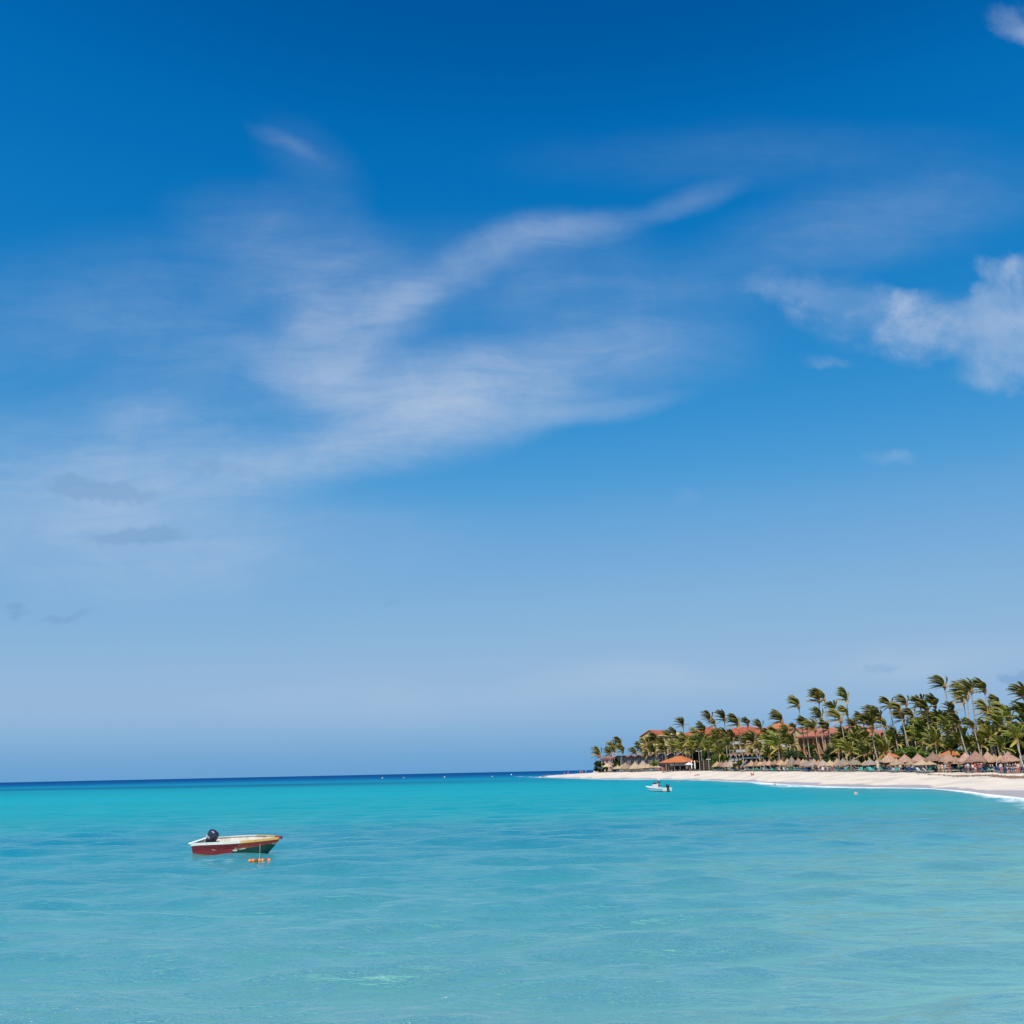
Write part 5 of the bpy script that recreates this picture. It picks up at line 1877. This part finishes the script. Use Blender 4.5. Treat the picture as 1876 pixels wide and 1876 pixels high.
# weed line
wm = MB()
for k in range(1500):
    t = rr_.random() ** .55
    px = 1675 + (1990 - 1675) * t
    a = onground(px, 1420, 10)
    u_ = a.x / a.y
    ds = float(np.interp(u_, SU, SD)); db = float(np.interp(u_, BU, BD))
    yy = ds + (db - ds) * (.72 + .03 * math.sin(px * .06) + rr_.gauss(0, .012 + .022 * t))
    xx = u_ * yy
    if noise.noise(Vector((px * .05, 2, 0))) < -.35 and px < 1790:
        continue
    zz = groundz(xx, yy) + .07
    s_ = rr_.uniform(.10, .26) * (.7 + .7 * t)
    a1 = rr_.uniform(0, 6.28)
    q = [Vector((xx + s_ * math.cos(a1 + j * 1.57) * (1.6 if j % 2 else .8), yy + s_ * math.sin(a1 + j * 1.57), zz + rr_.uniform(0, .02))) for j in range(4)]
    c0 = Vector((xx, yy, zz + s_ * .5))
    wm.add(q + [c0], [(0, 1, 4), (1, 2, 4), (2, 3, 4), (3, 0, 4)])
o = wm.build('seaweed_line', pmat('dry seaweed', (.20, .12, .07), .9, .4, 2))
tag(o, kind='stuff')
# mooring buoys
for k, (x, y, col, nm_) in enumerate([(700.5, 1426, 'white', 'white'), (740, 1425.6, 'orange', 'pale orange'), (814.5, 1424.6, 'white', 'brightest white'), (902, 1423.4, 'grey', 'small grey'), (937, 1420, 'white', 'farthest white')]):
    p = gnd(x, y)
    rt = empty('mooring_buoy', p)
    cc = {'white': (.85, .84, .80), 'orange': (.75, .40, .25), 'grey': (.55, .58, .58)}[col]
    r = .00062 * p.y
    g = MB()
    g.ell((0, 0, r * .5), (r, r, r), 14, 10)
    g.build('float', plain(cc, .4), rt)
    g = MB()
    g.tube([(0, 0, r * 1.4), (0, 0, r * 1.9)], [r * .25, r * .2], 8)
    g.build('mooring_eye', plain((.3, .3, .3), .4), rt)
    tag(rt, '%s mooring buoy, %s from left near the horizon' % (nm_, ordn(k)), 'buoy', 'mooring buoys in a line')
# leaning white frame at right edge
p = onground(1872, 1400, D0(1872) + 2)
rt = empty('white_frame', p)
hh = zat(1869, 1385, p.y, p.z)
for (a, b_) in (((.5, 0, 0), (-.15, 0, hh)), ((-.55, 0, hh * .42), (-.1, 0, hh * .72))):
    g = MB()
    g.tube([a, b_], [.07, .06], 6)
    g.build('bar', M['white'], rt)
tag(rt, 'white slanting frame beside the leaning palm at right edge', 'frame')
# hanging ring seat
p = onground(1828.5, 1400, D0(1828) + 1)
rt = empty('ring_seat', (p.x, p.y, p.z), .3)
g = MB()
pts = [(math.cos(a) * .36, 0, 1.30 + math.sin(a) * .45) for a in [R(50 + 280 * k / 16) for k in range(17)]]
g.tube(pts, .06, 7)
g.build('ring', M['cloth_white'], rt)
g = MB()
g.tube([(0, 0, 0), (0, 0, .86)], .05, 6)
g.build('stand', M['white'], rt)
tag(rt, 'white open ring seat behind the orange-red shorts', 'ring seat')
# open white parasol behind gazebo
p = onground(1262.5, 1400, D0(1262) + 6)
rt = empty('open_parasol', p)
hh = zat(1262.5, 1396.5, p.y, p.z)
g = MB()
g.lathe([(.04, 0), (.04, hh)], 7)
g.build('pole', M['pole'], rt)
g = MB()
g.lathe([(1.55, hh - .75), (.8, hh - .33), (.02, hh)], 8, smooth=False)
g.lathe([(1.55, hh - .75), (1.55, hh - .9)], 8, smooth=False)
g.build('canopy', M['cloth_white'], rt)
tag(rt, 'open white parasol between gazebo and furled parasols', 'parasol')


# ------------------------------------------------------------------ the red and green wooden boat
def boat_mat():
    m = bpy.data.materials.new('worn boat paint')
    m.use_nodes = True
    n = NT(m.node_tree)
    b = m.node_tree.nodes['Principled BSDF']
    tc = n.new('ShaderNodeTexCoord')
    o_ = tc.outputs['Object']
    sp = n.new('ShaderNodeSeparateXYZ')
    n.link(o_, sp.inputs[0])
    nz, _ = n.noise(o_, 2.2, 6, .65)
    nz2, _ = n.noise(o_, 7, 6, .7)
    nz3, _ = n.noise(n.mapping(o_, scale=(1, 1, 4)), 5, 5, .6)
    nn_ = n.math('SUBTRACT', nz, .5)
    # green field forward, its edge running down and aft
    e = n.math('ADD', n.math('SUBTRACT', sp.outputs[0], n.math('MULTIPLY', sp.outputs[2], 1.25)), n.math('MULTIPLY', nn_, .5))
    green = n.smooth(e, -.30, -.25)
    # red sheer strake above the green
    lim = n.math('ADD', n.math('MULTIPLY', sp.outputs[0], .14), .40)
    top = n.math('SUBTRACT', n.math('ADD', sp.outputs[2], n.math('MULTIPLY', n.math('SUBTRACT', nz2, .5), .10)), lim)
    red_top = n.smooth(top, -.01, .02)
    red = n.mix(n.smooth(nz3, .35, .7), (.21, .014, .024), (.29, .030, .034))
    redb = n.mix(n.smooth(nz2, .4, .6), (.38, .06, .035), (.30, .04, .03))
    grn = n.mix(n.smooth(nz3, .35, .7), (.002, .034, .032), (.004, .066, .055))
    c = n.mix(green, red, grn)
    c = n.mix(n.math('MULTIPLY', red_top, green), c, redb)
    # bare and whitish scars along the colour change
    scar = n.math('MULTIPLY', n.smooth(n.math('ABSOLUTE', n.math('ADD', e, .30)), .10, .02), n.smooth(nz2, .5, .58))
    c = n.mix(n.math('MULTIPLY', scar, .75), c, (.45, .48, .36))
    sc2 = n.math('MULTIPLY', n.smooth(n.math('ABSOLUTE', n.math('SUBTRACT', top, -.02)), .04, .01), n.math('MULTIPLY', green, n.smooth(nz, .48, .56)))
    c = n.mix(n.math('MULTIPLY', sc2, .8), c, (.5, .52, .40))
    # pale upper strake aft, flaking
    pal = n.math('SUBTRACT', n.math('ADD', sp.outputs[2], n.math('MULTIPLY', n.math('SUBTRACT', nz2, .5), .07)), n.math('ADD', n.math('MULTIPLY', sp.outputs[0], .155), .80))
    palm_ = n.math('MULTIPLY', n.smooth(pal, -.01, .015), n.smooth(sp.outputs[0], .55, .25))
    c = n.mix(palm_, c, n.mix(n.smooth(nz2, .5, .62), (.50, .55, .46), (.20, .12, .10)))
    drk = n.smooth(nz, .60, .72)
    c = n.mix(n.math('MULTIPLY', drk, .55), c, (.05, .02, .025))
    # stained waterline
    wl = n.smooth(n.math('ADD', sp.outputs[2], n.math('MULTIPLY', nn_, .06)), .07, .02)
    c = n.mix(n.math('MULTIPLY', wl, .7), c, (.03, .03, .035))
    n.link(c, b.inputs['Base Color'])
    b.inputs['Roughness'].default_value = .6
    b.inputs['Specular IOR Level'].default_value = .25
    bn = n.new('ShaderNodeBump')
    bn.inputs['Strength'].default_value = .35
    bn.inputs['Distance'].default_value = .01
    n.link(nz2, bn.inputs['Height'])
    n.link(bn.outputs[0], b.inputs['Normal'])
    return m


def gunwale_mat():
    m = pmat('gunwale paint', (.62, .64, .58), .55, .15, 6, .4)
    n = NT(m.node_tree)
    b = m.node_tree.nodes['Principled BSDF']
    src = b.inputs['Base Color'].links[0].from_socket
    tc = n.new('ShaderNodeTexCoord')
    sp = n.new('ShaderNodeSeparateXYZ')
    n.link(tc.outputs['Object'], sp.inputs[0])
    nz, _ = n.noise(tc.outputs['Object'], 3, 5, .6)
    nz2, _ = n.noise(tc.outputs['Object'], 12, 4, .7)
    f = n.smooth(n.math('ADD', sp.outputs[0], n.math('MULTIPLY', nz, .3)), .72, .78)
    c = n.mix(f, src, n.mix(n.smooth(nz2, .35, .65), (.62, .42, .12), (.50, .30, .09)))
    c = n.mix(n.math('MULTIPLY', n.smooth(nz2, .60, .68), .7), c, (.16, .07, .05))
    n.link(c, b.inputs['Base Color'])
    return m


BL = 4.38
def st_half(t):     # half beam at the gunwale, t: 0 stern .. 1 bow
    return .74 * min(1, .88 + .35 * t) * (1 - max(0, (t - .42) / .58) ** 2.3) ** .9 if t < 1 else 0.0
def st_gun(t):      # gunwale height
    return .56 + .37 * t ** .9
def st_keel(t):
    return -.14 if t < .72 else -.14 + .93 * ((t - .72) / .28) ** 1.9
def bx(t, z=None):
    # stem rakes forward with height
    return (t - .5) * BL


rb_pos = gnd(430, 1569.5)
RB = empty('rowboat', (rb_pos.x, rb_pos.y + .62, 0), 0)
RB.rotation_euler = (R(8), R(2.2), R(-20))
ts = [0, .06, .12, .2, .3, .4, .5, .6, .68, .75, .81, .86, .9, .94, .97, 1.0]
prof_n = 7


def section(t, off=0.0):
    hb, zg, zk = max(.012, st_half(t) - off), st_gun(t), st_keel(t) + off
    pts = []
    for j in range(prof_n):
        s_ = j / (prof_n - 1)
        # keel -> chine -> topside flaring out
        if s_ <= .34:
            q = s_ / .34
            y = hb * .74 * q
            z = zk + (.10 + .05 * t) * q * q * (1 if zk < zg - .2 else .3)
        else:
            q = (s_ - .34) / .66
            z0 = zk + (.10 + .05 * t) * (1 if zk < zg - .2 else .3)
            y = hb * (.74 + .26 * q ** .8)
            z = z0 + (zg - z0) * q
        pts.append((y, z))
    return pts


def hull_surface(off, t_list, flip):
    vs, fs = [], []
    for t in t_list:
        sec = section(t, off)
        full = [(-y, z) for y, z in sec[::-1]] + sec[1:]
        for (y, z) in full:
            rake = .22 * max(0, t - .72) / .28 * (z / 1.0 - .5)
            vs.append((bx(t) + rake - (off if t > .98 else 0) + (off if t < .01 else 0), y, z))
    m_ = 2 * prof_n - 1
    for i in range(len(t_list) - 1):
        for j in range(m_ - 1):
            a = i * m_ + j
            f = (a, a + 1, a + m_ + 1, a + m_)
            fs.append(f[::-1] if flip else f)
    return vs, fs, m_


g = MB()
vs, fs, m_ = hull_surface(0, ts, True)
g.add(vs, fs, .5, True)
g.add(vs[:m_], [tuple(range(m_))], .5)          # transom
g.build('hull', boat_mat(), RB)
# inside skin, set in by the plank thickness
g = MB()
vs2, fs2, _ = hull_surface(.05, ts[:-1], False)
g.add(vs2, fs2, .5, True)
g.add([(x + .05, y, z) for x, y, z in vs2[:m_]], [tuple(range(m_))[::-1]], .5)
inner = g.build('inner_hull', pmat('inside cream paint', (.72, .68, .58), .6, .2, 4, .3, bump=.3), RB)
# floor boards
g = MB()
fl = [t for t in ts if .05 <= t <= .8]
vsf, fsf = [], []
for t in fl:
    w_ = max(.05, st_half(t) * .78 - .06)
    vsf += [(bx(t), -w_, .10 + .12 * t), (bx(t), w_, .10 + .12 * t)]
for i in range(len(fl) - 1):
    fsf.append((2 * i, 2 * i + 2, 2 * i + 3, 2 * i + 1))
g.add(vsf, fsf)
g.build('floor', pmat('floor boards', (.42, .38, .30), .7, .3, 5), RB)


def gunwale(side):
    g = MB()
    vs, fs = [], []
    tt = [k / 30 for k in range(31)]
    for t in tt:
        hb, z = st_half(t), st_gun(t)
        rake = .22 * max(0, t - .72) / .28 * (z - .5)
        x = bx(t) + rake
        y = side * max(hb, .02)
        wi, wo = .09, .055
        for (dy, dz) in ((-wi, -.005), (wo, .0), (wo, -.075), (.006, -.085), (.006, .028), (-wi, .028)):
            vs.append((x, y + side * dy, z + dz))
    # outline: inner bottom, outer bottom lip ... kept convex
    vs = []
    for t in tt:
        hb, z = st_half(t), st_gun(t)
        rake = .22 * max(0, t - .72) / .28 * (z - .5)
        x = bx(t) + rake
        y = side * max(hb, .02)
        for (dy, dz) in ((-.085, .003), (-.085, .035), (.055, .035), (.055, -.06), (.004, -.06), (.004, .003)):
            vs.append((x, y + side * dy, z + dz))
    k_ = 6
    for i in range(len(tt) - 1):
        for j in range(k_):
            f = (i * k_ + j, i * k_ + (j + 1) % k_, (i + 1) * k_ + (j + 1) % k_, (i + 1) * k_ + j)
            fs.append(f if side < 0 else f[::-1])
    g.add(vs, fs)
    return g.build('gunwale', GM, RB)


GM = gunwale_mat()
gunwale(-1)
gunwale(1)
# transom cap and stern corner decks
g = MB()
g.box(bx(0) - .10, bx(0) + .10, -.74, .74, st_gun(0) + .036, st_gun(0) + .075)
g.build('transom_cap', M['white'], RB)
for s_ in (-1, 1):
    g = MB()
    v_ = [(bx(0) + .1, s_ * .66, .52), (bx(0) + .1, s_ * .24, .52), (bx(0) + .62, s_ * .42, .53), (bx(0) + .72, s_ * .68, .53)]
    v_ += [(x, y, z - .05) for x, y, z in v_]
    g.add(v_, [(0, 1, 2, 3), (4, 7, 6, 5), (0, 4, 5, 1), (1, 5, 6, 2), (2, 6, 7, 3)])
    g.build('corner_deck', plain((.74, .68, .60)), RB)
# thwarts
for (t, w_) in ((.30, .24), (.56, .22)):
    g = MB()
    hb = st_half(t) - .07
    g.box(bx(t) - w_ / 2, bx(t) + w_ / 2, -hb, hb, .36, .40)
    g.build('thwart', plain((.62, .56, .44)), RB)
# bulkhead and small foredeck
g = MB()
tl = [.80, .85, .9, .95, 1.0]
v_, f_ = [], []
for t in tl:
    rake = .22 * max(0, t - .72) / .28 * (st_gun(t) - .5)
    hb = max(.02, st_half(t) - .02)
    v_ += [(bx(t) + rake, -hb, st_gun(t) - .02), (bx(t) + rake, hb, st_gun(t) - .02)]
for i in range(len(tl) - 1):
    f_.append((2 * i, 2 * i + 2, 2 * i + 3, 2 * i + 1))
g.add(v_, f_)
g.build('foredeck', plain((.58, .55, .50)), RB)
# bow post knob
g = MB()
xb = bx(1) + .22 * (st_gun(1) - .5)
g.box(xb - .22, xb + .12, -.075, .075, st_gun(1) - .06, st_gun(1) + .075)
g.build('bow_post', plain((.28, .04, .04), .4), RB)
# outboard, tilted forward over the transom
OB = MB()
T = Matrix.Translation((bx(0) + .56, 0, .56)) @ Matrix.Rotation(R(27), 4, 'Y') @ Matrix.Scale(1.1, 4)
def tr(vl):
    return [tuple(T @ Vector(p)) for p in vl]
sec = [(0.0, .19, .14), (.06, .23, .165), (.20, .255, .175), (.34, .25, .165), (.43, .20, .13), (.47, .10, .07)]
vs, fs = [], []
nn = 16
for (z, a, b_) in sec:
    for k in range(nn):
        an = 2 * PI * k / nn
        ca, sa = math.cos(an), math.sin(an)
        q = (abs(ca) ** 3 + abs(sa) ** 3) ** (-1 / 3.0)
        vs.append((a * ca * q + .03, b_ * sa * q, z + .10))
for i in range(len(sec) - 1):
    for k in range(nn):
        fs.append((i * nn + k, i * nn + (k + 1) % nn, (i + 1) * nn + (k + 1) % nn, (i + 1) * nn + k))
fs.append(tuple((len(sec) - 1) * nn + k for k in range(nn)))
fs.append(tuple(range(nn))[::-1])
OB.add(tr(vs), fs, .5, True)
om = OB.build('outboard_motor', pmat('navy motor cowling', (.022, .026, .05), .28, .2, 3, .5), RB)
g = MB()
mid = [(-.16, -.10, .11), (.16, -.10, .11), (.16, .10, .11), (-.16, .10, .11), (-.13, -.07, -.45), (.06, -.07, -.45), (.06, .07, -.45), (-.13, .07, -.45)]
g.add(tr(mid), [(0, 1, 2, 3), (4, 7, 6, 5), (0, 4, 5, 1), (1, 5, 6, 2), (2, 6, 7, 3), (3, 7, 4, 0)])
g.build('midsection', M['black'], om)
for zz in (.20, .25):
    g = MB()
    rg_ = [(.242 * math.cos(a) * (abs(math.cos(a)) ** 3 + abs(math.sin(a)) ** 3) ** (-1 / 3.) * 1.06 + .03, .172 * math.sin(a) * (abs(math.cos(a)) ** 3 + abs(math.sin(a)) ** 3) ** (-1 / 3.) * 1.06, zz + .03) for a in [R(180 + k * 10) for k in range(0, 10)]]
    g.tube(tr(rg_), .010, 5)
    g.build('stripe', plain((.62, .62, .62), .4), om)
g = MB()
g.tube(tr([(.15, .03, .12), (.45, .05, .05), (.62, .06, -.06)]), [.035, .03, .035], 7)
g.build('tiller', M['black'], om)
g = MB()
g.box(bx(0) + .62, bx(0) + .98, -.2, .12, .20, .48)
g.build('fuel_tank', plain((.20, .32, .42)), RB)
tag(RB, 'worn red and green open boat with cream inside and dark outboard', 'boat')
# floating orange line of floats and its tether
fp = gnd(475.5, 1578.6)
fl_rt = empty('float_line', (fp.x, fp.y, .02), R(6))
for k in range(7):
    g = MB()
    g.ell((0, 0, .015), (.088, .066, .068), 10, 7)
    col = (.75, .22, .03) if k not in (2, 5) else (.20, .05, .02)
    o = g.build('float', plain(col, .45), fl_rt, ((k - 3) * .135, .02 * math.sin(k * 2), .02))
g = MB()
g.tube([(-.5, 0, .02), (.5, 0, .02)], .015, 5)
g.build('cord', plain((.7, .6, .4)), fl_rt)
g = MB()
zt = .62
a_ = at(476.5, 1545.5, rb_pos.y - .35)
l0 = a_ - Vector((fp.x, fp.y, .02))
l0.rotate(Matrix.Rotation(-R(6), 3, 'Z'))
g.tube([l0, l0 * .5 + Vector((0, 0, -.03)), (0, 0, .02)], .0065, 5)
g.build('tether', plain((.55, .52, .40)), fl_rt)
tag(fl_rt, 'string of orange floats tethered to the red and green boat', 'float')

# ------------------------------------------------------------------ white motorboat with its driver
mp_ = gnd(1203, 1450.2)
MBT = empty('motorboat', (mp_.x, mp_.y, 0), R(118))
L2 = 5.8
def mh(t): return .95 * (1 - max(0, (t - .35) / .65) ** 2.0) ** .85 if t < 1 else 0.02
def mg(t): return .48 + .34 * t ** 1.6
def mk(t): return -.15 if t < .6 else -.15 + .80 * ((t - .6) / .4) ** 2
tl = [0, .1, .25, .4, .55, .68, .78, .87, .94, .985, 1.0]
def msurf(off, part):
    vs, fs = [], []
    for t in tl:
        hb, zg, zk = max(.02, mh(t) - off), mg(t), mk(t) + off
        zc = zk + (zg - zk) * .38
        if part == 'low':
            pr = [(0, zk), (hb * .5, zk + (zc - zk) * .4), (hb * .86, zc)]
        elif part == 'top':
            pr = [(hb * .86, zc), (hb * .95, (zc + zg) / 2), (hb, zg)]
        else:
            pr = [(0, max(zk + .1, .12)), (hb * .7, max(zk + .1, .12)), (hb * .9, zg * .6 + .1), (hb, zg)]
        for (y, z) in pr:
            vs.append(((t - .5) * L2 + .25 * max(0, t - .6) * z, y, z))
    k_ = len(vs) // len(tl)
    for i in range(len(tl) - 1):
        for j in range(k_ - 1):
            a = i * k_ + j
            fs.append((a, a + k_, a + k_ + 1, a + 1))
    v2 = [(x, -y, z) for x, y, z in vs]
    return vs, fs, v2, [f[::-1] for f in fs], k_


g = MB()
a, f, b_, f2, k_ = msurf(0, 'low')
g.add(a, f, .5, True); g.add(b_, f2, .5, True)
g.add(a[:k_] + [(a[0][0], 0, a[k_ - 1][2])] + b_[:k_], [(k_, 0, 1, 2), (k_, k_ + 3, k_ + 2, k_ + 1)])
hl = g.build('hull', pmat('dark blue bottom', (.03, .05, .12), .4, .2, 3), MBT)
g = MB()
a, f, b_, f2, k_ = msurf(0, 'top')
g.add(a, f, .5, True); g.add(b_, f2, .5, True)
g.add([a[0], a[1], a[2], b_[2], b_[1], b_[0]], [(0, 1, 2, 3, 4, 5)])
g.build('topsides', M['white'], MBT)
g = MB()
a, f, b_, f2, k_ = msurf(.06, 'in')
g.add(a, [q[::-1] for q in f], .5, True); g.add(b_, [q[::-1] for q in f2], .5, True)
g.build('cockpit_liner', M['white'], MBT)
for s_ in (-1, 1):
    g = MB()
    g.tube([((t - .5) * L2 + .25 * max(0, t - .6) * mg(t), s_ * mh(t), mg(t)) for t in tl], .045, 6)
    g.build('gunwale', M['white'], MBT)
# foredeck
g = MB()
v_, f_ = [], []
for t in [.62, .7, .78, .86, .93, 1.0]:
    v_ += [((t - .5) * L2 + .25 * max(0, t - .6) * mg(t), -mh(t) * .97, mg(t)), ((t - .5) * L2 + .25 * max(0, t - .6) * mg(t), mh(t) * .97, mg(t))]
for i in range(5):
    f_.append((2 * i, 2 * i + 2, 2 * i + 3, 2 * i + 1))
g.add(v_, f_)
g.build('foredeck', M['white'], MBT)
g = MB()
g.box(.05, .55, -.42, .42, .15, 1.15)
v_ = [(.56, -.40, 1.152), (.56, .40, 1.152), (.38, .34, 1.42), (.38, -.34, 1.42), (.52, -.40, 1.152), (.52, .40, 1.152), (.34, .34, 1.42), (.34, -.34, 1.42)]
cn = g.build('console', M['white'], MBT)
g = MB()
g.add(v_, [(0, 1, 2, 3), (4, 7, 6, 5), (0, 4, 5, 1), (2, 6, 7, 3)])
g.build('windscreen', M['glass'], cn)
g = MB()
g.box(-1.55, -1.12, -.45, .45, .15, .62)
g.build('seat_box', plain((.72, .66, .56)), MBT)
for s_ in (-1, 1):
    g = MB()
    g.box(-2.86, -2.3, s_ * .62 - .26, s_ * .62 + .26, .20, .66)
    g.build('stern_seat', plain((.74, .68, .56)), MBT)
g = MB()
pts = [(-2.72, 0, .62)]
for i, (z, a, b_) in enumerate([(0, .2, .18), (.08, .27, .24), (.3, .29, .25), (.48, .24, .2), (.55, .1, .08)]):
    pass
g.ell((-3.05, 0, .86), (.34, .28, .32), 14, 10)
mo = g.build('outboard_motor', M['black'], MBT)
g = MB()
g.box(-3.18, -2.96, -.1, .1, -.3, .75)
g.build('midsection', M['black'], mo)
tag(MBT, 'small white motorboat with console and black outboard', 'boat')
mrot = Matrix.Rotation(R(118), 3, 'Z')
pp = Vector((mp_.x, mp_.y, 0)) + mrot @ Vector((-.75, 0, .22))
person(pp, R(118) + PI / 2, 'driver in black shirt and white cap standing in the white motorboat', 'tan', 'steer', (('shirt', BLK), ('shorts', (.20, .04, .04))), cap=(.85, .85, .83), h=1.7, group='people in boats')
